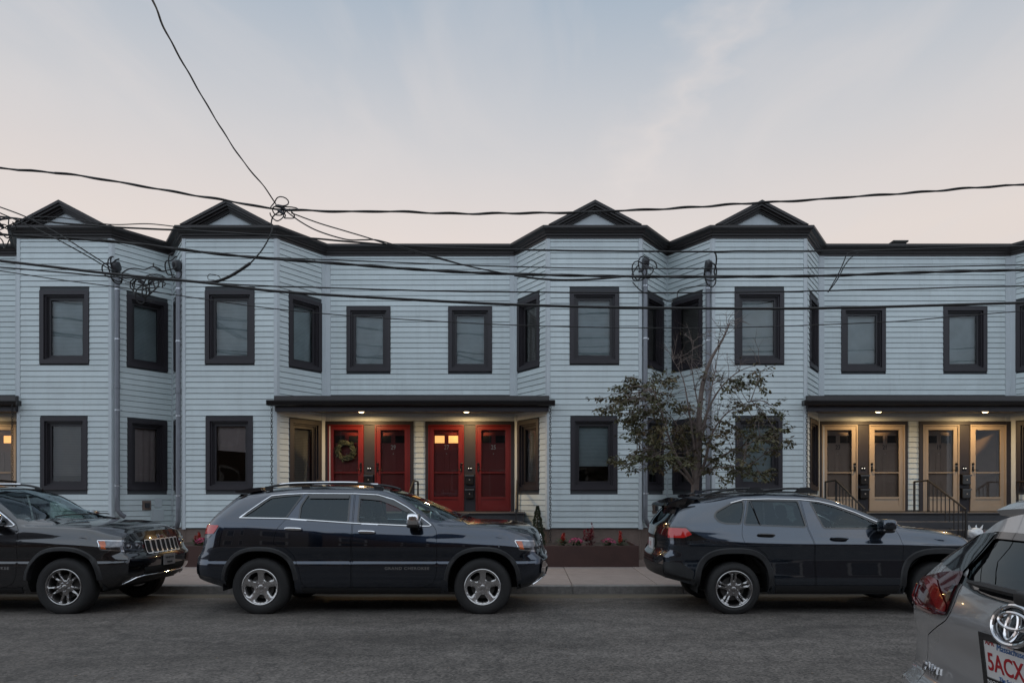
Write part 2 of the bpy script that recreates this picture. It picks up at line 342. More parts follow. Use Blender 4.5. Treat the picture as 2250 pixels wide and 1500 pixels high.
def window(face, house, ac, z0, z1, w, blind=('grey', 1.0), seed=0):
    a0, a1 = ac-w/2, ac+w/2
    c = MB()
    face.ring(c, a0, a1, z0, z1, .095, -.14, .040)
    face.ring(c, a0+.095, a1-.095, z0+.095, z1-.095, .035, -.14, -.008)
    wo_ = c.build('window', DARK, house)
    s_ = MB(); face.ring(s_, a0+.13, a1-.13, z0+.13, z1-.13, .022, -.13, -.045); face.ring(s_, a0+.152, a1-.152, z0+.152, z1-.152, .048, -.125, -.062); s_.build('sash', SASH, wo_)
    g0, g1, h0, h1 = a0+.198, a1-.198, z0+.198, z1-.198
    p = MB(); p.quad(face.pt(g0, h0, -.085), face.pt(g1, h0, -.085), face.pt(g1, h1, -.085), face.pt(g0, h1, -.085)); p.build('pane', PANE, wo_, fixn=False)
    kind, frac = blind
    if kind:
        m = {'grey': BL1, 'dim': BL2, 'fabric': BL3, 'curtain': CURT}[kind]
        rr = random.Random(seed); b = MB(); zb = h1-(h1-h0+.04)*frac
        n = 14; vs = []
        for j in range(9):
            z = h1+.02+(zb-h1-.02)*j/8
            for i in range(n+1):
                a = g0-.02+(g1-g0+.04)*i/n
                wv = .012*math.sin(i*1.9+seed) if kind == 'curtain' else .004*math.sin(i*.5+j*.6+seed)
                zq = z + (.05*(a-g0)/(g1-g0)*-1 if kind == 'curtain' and j == 8 else 0)
                vs.append(face.pt(a, zq, -.17+wv))
        b.add(vs, [(j*(n+1)+i, j*(n+1)+i+1, (j+1)*(n+1)+i+1, (j+1)*(n+1)+i) for j in range(8) for i in range(n)])
        b.build('blind', m, wo_, smooth=True)
        if kind != 'curtain' and frac < 1:
            r_ = MB(); face.box(r_, g0-.01, g1+.01, zb-.025, zb, -.185, -.160); r_.build('blind_rail', m, wo_)
    return (a0+.03, a1-.03, z0+.03, z1-.03)

RED = mat('red_door_paint', (.135, .008, .007), .35, var=.08, vscale=4, coat=.15)
REDD = mat('dark_red_door_paint', (.20, .016, .013), .5, var=.1, vscale=4)
TAN = mat('tan_door_paint', (.36, .285, .215), .45, var=.06, vscale=4)
TAUPE = mat('taupe_door_paint', (.30, .22, .17), .5, var=.1, vscale=4)
BRASS = mat('number_metal', (.55, .48, .42), .35, metal=.6)
BLKM = mat('black_hardware', (.012, .012, .012), .3, metal=.3)
LITE = mat('door_lite', (.02, .02, .022), .08)
LITW = mat('lit_door_lite', (.8, .4, .15), .4, emit=(1.0, .50, .16), estr=1.1)
def entry(face, house, xs_pair, ca, cb, z0, z1, cs, nums, hinge=None, open_last=False, lit=()):
    """a dark casing with two storm doors over panelled entry doors; positions in world X on the recessed wall"""
    A = lambda x: x-face.p0.x
    (l0, l1), (r0, r1) = xs_pair
    c = MB(); zt = z1+.085
    face.box(c, A(ca), A(l0), z0-.03, zt, -.12, .045); face.box(c, A(r1), A(cb), z0-.03, zt, -.12, .045); face.box(c, A(l0), A(r1), z1, zt, -.12, .043)
    face.box(c, A(l1), A(r0), z0-.03, z1, -.12, .02)
    co = c.build('door_casing', DARK, house)
    FR, INN = (RED, REDD) if cs == 'red' else (TAN, TAUPE)
    for k, (x0, x1) in enumerate(((l0, l1), (r0, r1))):
        a0, a1 = A(x0)+.004, A(x1)-.004
        s_ = MB(); st = .135
        face.ring(s_, a0, a1, z0, z1, .03, -.03, .05)
        f0, f1 = a0+.034, a1-.034
        zg0, zg1, zm = z0+.345, z1-.125, z0+.935
        face.box(s_, f0, a0+st, z0+.034, z1-.034, -.012, .030); face.box(s_, a1-st, f1, z0+.034, z1-.034, -.012, .030)
        face.box(s_, a0+st, a1-st, zg1, z1-.034, -.012, .030); face.box(s_, a0+st, a1-st, z0+.034, z0+.13, -.012, .030); face.box(s_, a0+st, a1-st, zg0-.05, zg0, -.012, .030)
        face.box(s_, a0+st, a1-st, z0+.13, zg0-.05, -.008, .018)
        sd = s_.build('storm_door', FR, house)
        mbar = MB(); face.box(mbar, a0+st, a1-st, zm-.011, zm+.011, -.006, .024); mbar.build('middle_bar', FR, sd)
        gl = MB(); gl.quad(face.pt(a0+st, zg0, .006), face.pt(a1-st, zg0, .006), face.pt(a1-st, zg1, .006), face.pt(a0+st, zg1, .006)); gl.build('pane', STORM, sd, fixn=False)
        ha = a1-.065 if k == 0 else a0+.065; sgn = -1 if k == 0 else 1
        h = MB(); face.box(h, ha-.022, ha+.022, zm+.03, zm+.15, .030, .045); h.tube([face.pt(ha, zm+.07, .04), face.pt(ha, zm+.07, .075), face.pt(ha+sgn*.03, zm+.07, .08), face.pt(ha+sgn*.11, zm+.065, .075)], .009, 6)
        h.build('handle', BLKM, sd)
        h2 = MB(); prof = [(.0, .07), (.02, .068), (.028, .055), (.03, .030)]
        O = face.pt(ha, zm+.21, 0); h2.lathe([(r, -hh) for r, hh in prof], 12, O, 'y'); h2.build('deadbolt', BLKM, sd)
        # panelled door behind
        d_ = MB(); o1 = -.062
        opened = open_last and k == 1
        if opened:
            hinge_a = a1-.09
            fr_ = Face((face.pt(hinge_a, 0, -.07)).xy, (face.pt(hinge_a-.55, 0, -.62)).xy)
            face.box(d_, a1-.16, a1-.12, z0+.02, z1-.06, -.14, -.062)
            W_ = .74; B0 = 0.; fc = fr_; off = 0.0
        else:
            fc = face; B0 = a0+.05; W_ = a1-a0-.10; off = o1
        fc.box(d_, B0, B0+W_, z0+.01, z1-.04, off-.045, off)
        ed = d_.build('entry_door', INN, house)
        zs = [(z0+.16, z0+.70), (z0+.92, z0+1.46)]
        for (q0, q1) in zs:
            for (b0, b1) in ((B0+.11, B0+W_/2-.05), (B0+W_/2+.05, B0+W_-.11)):
                pm = MB(); fc.ring(pm, b0, b1, q0, q1, .022, off-.004, off+.008); fc.ring(pm, b0+.05, b1-.05, q0+.05, q1-.05, .02, off-.004, off+.006, ); fc.box(pm, b0+.068, b1-.068, q0+.068, q1-.068, off-.004, off+.005)
                pm.build('panel', INN, ed)
        for q, (b0, b1) in enumerate(((B0+.10, B0+W_/2-.05), (B0+W_/2+.05, B0+W_-.10))):
            lt = MB(); fc.ring(lt, b0-.02, b1+.02, z0+1.64, z0+1.86, .02, off-.004, off+.01); lf = lt.build('lite_frame', INN, ed)
            lm = LITW if (k, q) in lit else LITE
            lp = MB(); fc.box(lp, b0, b1, z0+1.66, z0+1.84, off-.003, off+.003); lp.build('lite', lm, ed)
        if not opened:
            pe = MB(); pe.lathe([(0, -.012), (.009, -.010), (.012, .0)], 8, fc.pt(B0+W_/2, z0+1.40, off), 'y'); pe.build('peephole', BRASS, ed)
        nm = nums[k]
        if nm:
            p = fc.pt(B0+W_/2, z0+1.555, off+.006)
            text_obj(nm, .155, BRASS if cs == 'red' else mat('dark_number', (.05, .035, .03), .4), ed, p, (R(90), 0, 0), sx=.8, ext=.004, bold=.001)
    return co

def cornice_profile(): return [(-.05, 7.40), (.035, 7.40), (.040, 7.455), (.075, 7.462), (.078, 7.495), (.115, 7.51), (.13, 7.55), (.185, 7.575), (.205, 7.585), (.207, 7.64), (.0, 7.67), (-.05, 7.67)]
CORN = mat('cornice_paint', (.022, .018, .018), .5, var=.15, vscale=4)
ROOFM = mat('roof_membrane', (.06, .058, .056), .9, var=.2)
def miter(n1, n2): return (n1+n2)/(1+n1.dot(n2))
def make_house(name, label, pts, faces_spec, porch, cs_doors, bays, end_nrm, board_cap=300):
    H = empty(name, ((pts[0][0]+pts[-1][0])/2, 20, 0)); tag(H, label, 'row house', 'terraced row houses')
    off = Vector(H.location)
    fl = [Face(pts[i], pts[i+1]) for i in range(len(pts)-1)]
    concave = []
    for i in range(len(pts)):
        if i == 0 or i == len(pts)-1: concave.append(abs(pts[i][1]-YR) < .01)
        else: concave.append(fl[i-1].u.cross(fl[i].u).z > 0)
    wall = MB(); boards = []
    wins = []
    for i, f in enumerate(fl):
        sp = faces_spec[i]; rects = []; bz0 = ZB; 
        for (ac, z0, z1, w, bl) in sp.get('win', []):
            rects.append(window(f, H, ac*f.len if sp.get('rel') else ac, z0, z1, w, bl, seed=len(boards) % 97+i))
        extra = sp.get('open', [])          # (a0,a1,z0,z1) kept free of boards
        f.holes(wall, rects+[(a+.01, b-.01, c, d-.01) for a, b, c, d in extra], ZB-.01, 7.6, 0)
        l = .13 if not concave[i] else .055; r_ = .13 if not concave[i+1] else .055
        if i == 0 and sp.get('plainend'): l = 0
        blk = [(a-.033, b+.033, c-.033, d+.033) for a, b, c, d in rects]+extra+sp.get('noboard', [])
        z = ZB; row = 0
        while z < ZC-.02:
            zt = min(z+BP, ZC+.03); segs = [(l, f.len-r_)]
            for (a, b, c, d) in blk:
                if d <= z+.02 or c >= zt-.02: continue
                ns = []
                for (s0, s1) in segs:
                    if b <= s0 or a >= s1: ns.append((s0, s1)); continue
                    if a > s0: ns.append((s0, a))
                    if b < s1: ns.append((b, s1))
                segs = ns
            zlo, zhi = z, zt
            for (a, b, c, d) in blk:      # notch heights at heads and sills
                pass
            for (s0, s1) in segs:
                if s1-s0 < .015: continue
                cuts = [s0]
                if s1-s0 > 2.6:
                    n_ = 1 if s1-s0 < 4 else 2
                    for q in range(n_): cuts.append(s0+(s1-s0)*((q+1)/(n_+1)+random.uniform(-.14, .14)))
                cuts.append(s1)
                for q in range(len(cuts)-1):
                    boards.append((f, cuts[q]+(.0012 if q else .002), cuts[q+1]-(.0012 if q < len(cuts)-2 else .002), zlo, zhi))
            z += BP; row += 1
    # party / rear walls
    x0, x1 = pts[0][0], pts[-1][0]
    wall.quad((x0, pts[0][1], .1), (x0, 26, .1), (x0, 26, 7.6), (x0, pts[0][1], 7.6)); wall.quad((x1, pts[-1][1], .1), (x1, 26, .1), (x1, 26, 7.6), (x1, pts[-1][1], 7.6)); wall.quad((x0, 26, .1), (x1, 26, .1), (x1, 26, 7.6), (x0, 26, 7.6))
    wo_ = wall.build('wall', mat('wall_sheathing', (.06, .065, .07), .8), H, fixn=False)
    def board_geo(mb, f, a, b, z0, z1):
        g_ = .0115
        V = [f.pt(a, z0+g_, 0), f.pt(b, z0+g_, 0), f.pt(b, z0+g_, .026), f.pt(a, z0+g_, .026), f.pt(a, z1+.002, .002), f.pt(b, z1+.002, .002), f.pt(b, z1+.002, .013), f.pt(a, z1+.002, .013)]
        mb.add(V, [(0,1,2,3),(7,6,5,4),(3,2,6,7),(1,5,6,2),(0,3,7,4)])
    def score(b):
        f = b[0]; c = f.pt((b[1]+b[2])/2, b[3]); fac = abs(f.n.dot(Vector((c.x, c.y, 0)).normalized()))
        if abs(c.x/c.y) > .80: return -1+fac*.001
        return (b[2]-b[1])*fac
    boards.sort(key=score, reverse=True)
    for bd in boards[:board_cap]:
        mb = MB(); board_geo(mb, *bd); mb.build('clapboard', SIDING, wo_, fixn=False)
    if boards[board_cap:]:
        mb = MB()
        for bd in boards[board_cap:]: board_geo(mb, *bd)
        tag(mb.build('clapboards', SIDING, wo_, fixn=False), kind='stuff')
    # foundation
    fo = MB()
    for i, f in enumerate(fl): f.box(fo, -.02, f.len+.02, .1, ZB-.01, -.15, -.012-.004*(i % 3))
    fo.build('foundation', CONC, H)
    # corner boards
    for i in range(len(pts)):
        P = Vector((*pts[i], 0))
        if i == 0: n1 = end_nrm[0]; u1 = Vector((-n1.y, n1.x, 0))
        else: n1 = fl[i-1].n; u1 = fl[i-1].u
        if i == len(pts)-1: n2 = end_nrm[1]; u2 = Vector((-n2.y, n2.x, 0))
        else: n2 = fl[i].n; u2 = fl[i].u
        w = .055 if concave[i] else .13; o = .031
        m_ = miter(n1, n2)
        a = [P-u1*w, P-u1*w+n1*o, P+m_*o, P+u2*w+n2*o, P+u2*w, P]
        if i == 0: a = [P, P+m_*o, P+u2*w+n2*o, P+u2*w]
        if i == len(pts)-1: a = [P-u1*w, P-u1*w+n1*o, P+m_*o, P]
        mb = MB(); mb.prism([p+Vector((0, 0, ZB-.02)) for p in a], (0, 0, ZC-ZB+.01)); mb.build('corner_board', TRIMB, H)
    # cornice
    mb = MB(); pr = cornice_profile(); vs = []
    for i in range(len(pts)):
        n1 = fl[i-1].n if i else end_nrm[0]; n2 = fl[i].n if i < len(fl) else end_nrm[1]
        m_ = miter(n1, n2)
        for o, z in pr: vs.append(Vector((*pts[i], z))+m_*o)
    k = len(pr)
    mb.add(vs, [(i*k+j, (i+1)*k+j, (i+1)*k+(j+1) % k, i*k+(j+1) % k) for i in range(len(pts)-1) for j in range(k)])
    mb.add(vs[:k], [tuple(range(k))]); mb.add(vs[-k:], [tuple(range(k))])
    mb.build('cornice', CORN, H)
    rf = MB(); rf.prism([(p[0], p[1]+.06, 7.53) for p in pts]+[(x1, 26.1, 7.53), (x0, 26.1, 7.53)], (0, 0, .115)); rf.build('roof', ROOFM, H)
    # pediments over the bays
    for (b0, b1) in bays:
        xc = (b0+b1)/2; hw = (b1-b0)/2-.04; zb = 7.655; za = 8.19
        Yd = YF-.19
        def chev(t_out, t_in, y0, y1):
            s = (za-zb)/hw
            top = [(xc-hw-.02+t_out*.0, zb), (xc, za)]
            def line(d): # offset downwards by d (vertical)
                return za-d, hw*(za-d-zb)/(za-zb)
            zo, wo1 = line(t_out); zi, wi = line(t_in)
            return [(xc-wo1, y0, zb), (xc, y0, zo), (xc+wo1, y0, zb), (xc+wi, y0, zb), (xc, y0, zi), (xc-wi, y0, zb)], (0, y1-y0, 0)
        pd = MB()
        for (a, b, y0, y1) in ((-.015, .05, Yd-.03, YF+.9), (.05, .10, Yd, YF+.3), (.10, .145, Yd+.06, YF+.3), (.145, .18, Yd+.11, YF+.28), (.18, .205, Yd+.13, YF+.26)):
            p_, e_ = chev(a, b, y0, y1); pd.prism(p_[0:2]+[p_[4], p_[5]], e_); pd.prism([p_[1], p_[2], p_[3], p_[4]], e_)
        po_ = pd.build('pediment', CORN, H)
        ty = MB(); hz = za-.195; wz = hw*(hz-zb)/(za-zb); ty.prism([(xc-wz, YF+.0, zb-.01), (xc+wz, YF+.0, zb-.01), (xc, YF+.0, hz)], (0, .05, 0)); ty.build('gable_panel', TRIMB, po_)
        rr = MB(); rr.prism([(xc-hw, YF+.25, zb-.02), (xc, YF+.25, za-.02), (xc+hw, YF+.25, zb-.02)], (0, 1.6, 0)); rr.build('gable_roof', ROOFM, po_)
    # porch canopy
    if porch:
        p0, p1 = porch
        pr_ = MB(); yb = 15.40
        pr_.prism([(p0+.03, yb, 3.60), (p0+.03, yb, 3.82), (p0+.03, YR+.05, 3.97), (p0+.03, YR+.05, 3.60)], (p1-p0-.06, 0, 0))
        P = pr_.build('porch_roof', mat('porch_roof_metal', (.05, .045, .045), .5, var=.15), H)
        bmm = MB(); bmm.box(p0+.04, p1-.04, 15.43, 15.532, 3.47, 3.62); bmm.build('beam', DARK, P)
        so = MB(); so.box(p0+.06, p1-.06, 15.51, YR-.03, 3.56, 3.59); so.build('soffit', mat('soffit_paint', (.20, .185, .175), .6), P)
        gu = MB(); gp = [(15.425, 3.585), (15.33, 3.585), (15.30, 3.60), (15.285, 3.64), (15.275, 3.675), (15.262, 3.68), (15.262, 3.705), (15.285, 3.705), (15.295, 3.69), (15.305, 3.66), (15.32, 3.615), (15.34, 3.60), (15.425, 3.60)]
        gu.prism([(p0-.09, y, z) for y, z in gp], (p1-p0+.18, 0, 0)); 
        gu.box(p0-.10, p0-.085, 15.27, 15.42, 3.59, 3.70); gu.box(p1+.085, p1+.10, 15.27, 15.42, 3.59, 3.70)
        gu.build('gutter', mat('gutter_black', (.014, .012, .012), .28), P)
        fb = MB(); 
        for i, f in enumerate(fl):
            if faces_spec[i].get('frieze'):
                fr0, fr1 = faces_spec[i]['frieze']; f.box(fb, fr0, fr1, 3.385, 3.565, 0, .022)
        if fb.v: fb.build('frieze_board', TRIMB, P)
    # move everything under the house so the empty sits at its base
    for o in [o for o in bpy.data.objects if o.parent is H]: o.location = -off
    return H, fl

ZU = (4.566, 6.224); ZLO = (1.695, 3.353); ZR = (4.594, 6.172)
dY = YR-YF
def bay(l, r, vl, vr):  # points of a bay from left root to right root
    return [(l-vl, YR), (l, YF), (r, YF), (r+vr, YR)]
def ang(bu, bl, mirror=False):   # windows on a slanted side; bu = share along the face of the window centre
    return dict(rel=True, win=[(bu, *ZU, .93, bl[0]), (bu, *ZLO, .90, bl[1])])
def front(bl): return dict(win=[(1.06, *ZU, 1.12, bl[0]), (1.05, *ZLO, 1.065, bl[1])])
G = ('grey', 1.0)
doorsB = [((-4.933, -4.056), (-3.789, -2.922), -5.0, -2.844), ((-2.489, -1.611), (-1.333, -.467), -2.556, -.385)]
def shift(d, dx): return [((a[0]+dx, a[1]+dx), (b[0]+dx, b[1]+dx), c+dx, e+dx) for a, b, c, e in d]
DZ0, DZ1 = 1.194, 3.294
def recess_spec(x0, x1, doors, wins, bls):
    sp = dict(win=[((a+b)/2-x0, *ZR, b-a, bl) for (a, b), bl in zip(wins, bls)])
    sp['open'] = [(c-x0, e-x0, 1.0, DZ1+.085) for _, _, c, e in doors]
    sp['noboard'] = [(-.1, 20, .7, 1.15), (-.1, 20, 3.37, 3.95)]
    sp['frieze'] = (.01, x1-x0-.01)
    return sp
def fz(sp, rng): sp = dict(sp); sp['frieze'] = rng; return sp
nA = Vector((.565, -.825, 0))
def nrm(p, q): return Face(p, q).n
PER = 12.05
# --- house B (red doors)
ptsB = [(-8.71, YR), (-7.89, YF), (-5.77, YF), (-5.0, YR), (-.37, YR), (.40, YF), (2.52, YF), (3.335, YR)]
spB = [ang(.5, [('dim', 1), ('dim', 1)]), front([G, ('curtain', .42)]), fz(ang(.565, [G, ('dim', 1)]), (.02, 1.35)),
       recess_spec(-5.0, -.37, doorsB, [(-4.478, -3.411), (-2.0, -.933)], [G, G]),
       fz(ang(.44, [('dim', 1), ('dim', 1)]), (.02, 1.35)), front([('grey', .93), ('grey', .68)]), ang(.5, [('dim', 1), ('dim', .8)])]
vn = nrm((-9.53, YF), (-8.71, YR)); vn2 = nrm((3.335, YR), (4.15, YF))
HB, flB = make_house('row_house', 'pale blue clapboard row house in the middle with four red doors', ptsB, spB, (-5.81, .46), None, [(-7.89, -5.77), (.40, 2.52)], (vn, vn2))
# --- house A (left, cut by the frame)
ptsA = [(-17.05, YR), (-12.42, YR), (-11.65, YF), (-9.53, YF), (-8.71, YR)]
dA = shift(doorsB, -PER)
spA = [recess_spec(-17.05, -12.42, dA, [(-16.53, -15.46), (-14.05, -12.98)], [G, G]), fz(ang(.44, [('dim', 1), ('dim', 1)]), (.02, 1.35)), front([('grey', 1), ('dim', .85)]), ang(.56, [('grey', 1), ('curtain', 1.0)])]
spA[0]['plainend'] = True
HA, flA = make_house('row_house', 'pale blue clapboard row house cut by the left edge of the photo', ptsA, spA, (-17.86, -11.59), None, [(-11.65, -9.53)], (Vector((0, -1, 0)), nrm((-8.71, YR), (-7.89, YF))))
# --- house C (right, tan doors)
ptsC = [(3.335, YR), (4.15, YF), (6.27, YF), (7.04, YR), (11.72, YR), (12.45, YF), (14.57, YF), (15.34, YR)]
dC = [((7.1, 7.978), (8.256, 9.133), 7.05, 9.2), ((9.567, 10.456), (10.717, 11.6), 9.478, 11.71)]
spC = [ang(.47, [('dim', 1), ('dim', 1)]), front([('fabric', .96), ('grey', 1)]), fz(ang(.56, [('dim', 1), ('dim', 1)]), (.02, 1.35)),
       recess_spec(7.04, 11.72, dC, [(7.589, 8.668), (10.078, 11.14)], [('fabric', .97), ('fabric', 1)]),
       fz(ang(.44, [('grey', 1), ('dim', 1)]), (.02, 1.35)), front([G, G]), ang(.5, [G, G])]
HC, flC = make_house('row_house', 'pale blue clapboard row house on the right with four tan doors', ptsC, spC, (6.23, 12.51), None, [(4.15, 6.27), (12.45, 14.57)], (nrm((2.52, YF), (3.335, YR)), Vector((0, -1, 0))))
n0 = len(bpy.data.objects)
def entries(H, f, doors, cs, nums, **kw):
    kws = kw.get('kws', [{}, {}])
    for d_, nn, k_ in zip(doors, nums, kws):
        before = set(bpy.data.objects)
        entry(f, H, d_[:2], d_[2], d_[3], DZ0, DZ1, cs, nn, **k_)
        for o in set(bpy.data.objects)-before:
            if o.parent is H: o.location = -Vector(H.location)
entries(HB, flB[3], doorsB, 'red', [('', '29'), ('27', '25')], kws=[{}, dict(lit=((0, 0), (0, 1)))])
entries(HC, flC[3], dC, 'tan', [('23', '21'), ('19', '')], kws=[{}, dict(open_last=True)])
entries(HA, flA[0], dA[1:], 'tan', [('', '')], kws=[dict(lit=((1, 1),))])
vent = MB(); vent.box(9.75-.17, 9.75+.17, 18.0, 18.4, 7.6, 8.24); vent.box(9.75-.20, 9.75+.20, 17.95, 18.45, 8.24, 8.28); vo_ = vent.build('roof_vent', ROOFM, HC); vo_.location = -Vector(HC.location)
# ------------------------------------------------------------------ cars
import numpy as np
class Tab:           # monotone cubic through a table
    def __init__(s, pts):
        s.x = [p[0] for p in pts]; s.y = [p[1] for p in pts]; n = len(pts)
        h = [s.x[i+1]-s.x[i] for i in range(n-1)]; dl = [(s.y[i+1]-s.y[i])/h[i] for i in range(n-1)]
        m = [0]*n; m[0] = dl[0]; m[-1] = dl[-1]
        for i in range(1, n-1):
            if dl[i-1]*dl[i] <= 0: m[i] = 0
            else:
                w1 = 2*h[i]+h[i-1]; w2 = h[i]+2*h[i-1]; m[i] = (w1+w2)/(w1/dl[i-1]+w2/dl[i])
        s.m = m; s.h = h
    def __call__(s, x):
        X = s.x
        if x <= X[0]: return s.y[0]+(x-X[0])*s.m[0]*0
        if x >= X[-1]: return s.y[-1]
        i = 0
        while x > X[i+1]: i += 1
        h = s.h[i]; t = (x-X[i])/h; t2 = t*t; t3 = t2*t
        return (2*t3-3*t2+1)*s.y[i]+(t3-2*t2+t)*h*s.m[i]+(3*t2-2*t3)*s.y[i+1]+(t3-t2)*h*s.m[i+1]
def sst(u): u = max(0., min(1., u)); return u*u*(3-2*u)
def pip(P, poly):     # numpy point in polygon
    x, y = P[:, 0], P[:, 1]; ins = np.zeros(len(P), bool); n = len(poly)
    for i in range(n):
        x0, y0 = poly[i]; x1, y1 = poly[(i+1) % n]
        if y0 == y1: continue
        c = ((y0 > y) != (y1 > y)) & (x < (x1-x0)*(y-y0)/(y1-y0)+x0); ins ^= c
    return ins
def densify(poly, d, closed=True):
    out = []; n = len(poly)
    for i in range(n if closed else n-1):
        a, b = poly[i], poly[(i+1) % n]; L_ = math.hypot(b[0]-a[0], b[1]-a[1]); k = max(1, int(L_/d+.5))
        for q in range(k): out.append((a[0]+(b[0]-a[0])*q/k, a[1]+(b[1]-a[1])*q/k))
    if not closed: out.append(poly[-1])
    return out
def round_poly(poly, r=.03, n=4):
    out = []; m = len(poly)
    for i in range(m):
        a, b, c = Vector(poly[i-1]), Vector(poly[i]), Vector(poly[(i+1) % m])
        d1 = min(r, (a-b).length*.45); d2 = min(r, (c-b).length*.45)
        p = b+(a-b).normalized()*d1; q = b+(c-b).normalized()*d2
        for k in range(n+1):
            t = k/n; out.append(tuple((1-t)**2*p+2*t*(1-t)*b+t*t*q))
    return out
def inset(poly, d):
    m = len(poly); A = sum(poly[i][0]*poly[(i+1) % m][1]-poly[(i+1) % m][0]*poly[i][1] for i in range(m)); s = 1 if A > 0 else -1; out = []
    for i in range(m):
        a, b, c = Vector(poly[i-1]), Vector(poly[i]), Vector(poly[(i+1) % m])
        e1 = (b-a); e2 = (c-b)
        if e1.length < 1e-7 or e2.length < 1e-7: out.append(tuple(b)); continue
        e1.normalize(); e2.normalize(); n1 = Vector((-e1.y, e1.x))*s; n2 = Vector((-e2.y, e2.x))*s
        k = max(.35, 1+n1.dot(n2)); out.append(tuple(b+(n1+n2)/k*d))
    return out
def cdt(outer, holes, grid, sc=1.0):
    """triangulate outer minus holes with grid points inside -> (verts2d, tris)"""
    V = []; E = []
    for lp in [outer]+holes:
        k = len(V); V += lp; E += [(k+i, k+(i+1) % len(lp)) for i in range(len(lp))]
    G_ = np.array(grid) if len(grid) else np.zeros((0, 2))
    if len(G_):
        ok = pip(G_, outer)
        for h in holes: ok &= ~pip(G_, h)
        V = V+[tuple(p) for p in G_[ok]]
    r = delaunay_2d_cdt([Vector((a, b*sc)) for a, b in V], E, [], 0, 1e-6)
    vv = np.array([(v.x, v.y/sc) for v in r[0]]); T = [f for f in r[2] if len(f) == 3]
    C = np.array([vv[list(f)].mean(0) for f in T]); ok = pip(C, outer)
    for h in holes: ok &= ~pip(C, h)
    return vv, [T[i] for i in range(len(T)) if ok[i]]
PLASTIC = mat('black_trim_plastic', (.016, .016, .017), .5, var=.1, vscale=30)
TYRE = mat('tyre_rubber', (.017, .016, .016), .75, var=.25, vscale=25, bump=.1)
WELL = mat('wheel_well_black', (.008, .008, .008), .9)
CHROME = mat('chrome', (.82, .82, .84), .07, metal=1.0)
ALLOY = mat('alloy_wheel', (.50, .48, .47), .26, metal=.85, var=.05)
ALLOYD = mat('alloy_dark', (.36, .345, .34), .24, metal=.9, var=.05)
CABIN = mat('cabin_black', (.018, .017, .017), .7)
SEAT = mat('seat_fabric', (.03, .028, .028), .8, var=.2, vscale=40)
GLT = glass('tinted_glass', (.08, .09, .09), 1.6, refl=(.80, .93, 1.0))
GLF = glass('front_glass', (.62, .74, .70), 1.55, refl=(.80, .93, 1.0))
REDL = mat('red_lens', (.36, .012, .010), .10, coat=1.0, emit=(1, .03, .02), estr=.05)
REDK = mat('dark_red_lens', (.055, .004, .006), .08, coat=1.0)
AMB = mat('amber_lens', (.55, .11, .02), .12, coat=1.0)
CLEARL = mat('clear_lens', (.13, .13, .14), .14, metal=.8, var=.5, vscale=22, coat=1.0)
BLKG = mat('gloss_black', (.006, .006, .007), .08, coat=1.0)
PLATE = mat('plate_white', (.62, .62, .62), .4)
PRED = mat('plate_red', (.35, .012, .02), .5)
PBLUE = mat('plate_blue', (.03, .12, .32), .5)
def sup(mb, c, r, e1=.5, e2=.5, n=14, m=24, rot=None):
    sp = lambda v, e: math.copysign(abs(v)**e, v); vs = []; fs = []
    for i in range(n+1):
        a = -math.pi/2+math.pi*i/n
        for j in range(m):
            b = 2*math.pi*j/m; p = Vector((r[0]*sp(math.cos(a), e1)*sp(math.cos(b), e2), r[1]*sp(math.cos(a), e1)*sp(math.sin(b), e2), r[2]*sp(math.sin(a), e1)))
            if rot: p = rot @ p
            vs.append(p+Vector(c))
    for i in range(n):
        for j in range(m): fs.append((i*m+j, i*m+(j+1) % m, (i+1)*m+(j+1) % m, (i+1)*m+j))
    mb.add(vs, fs)
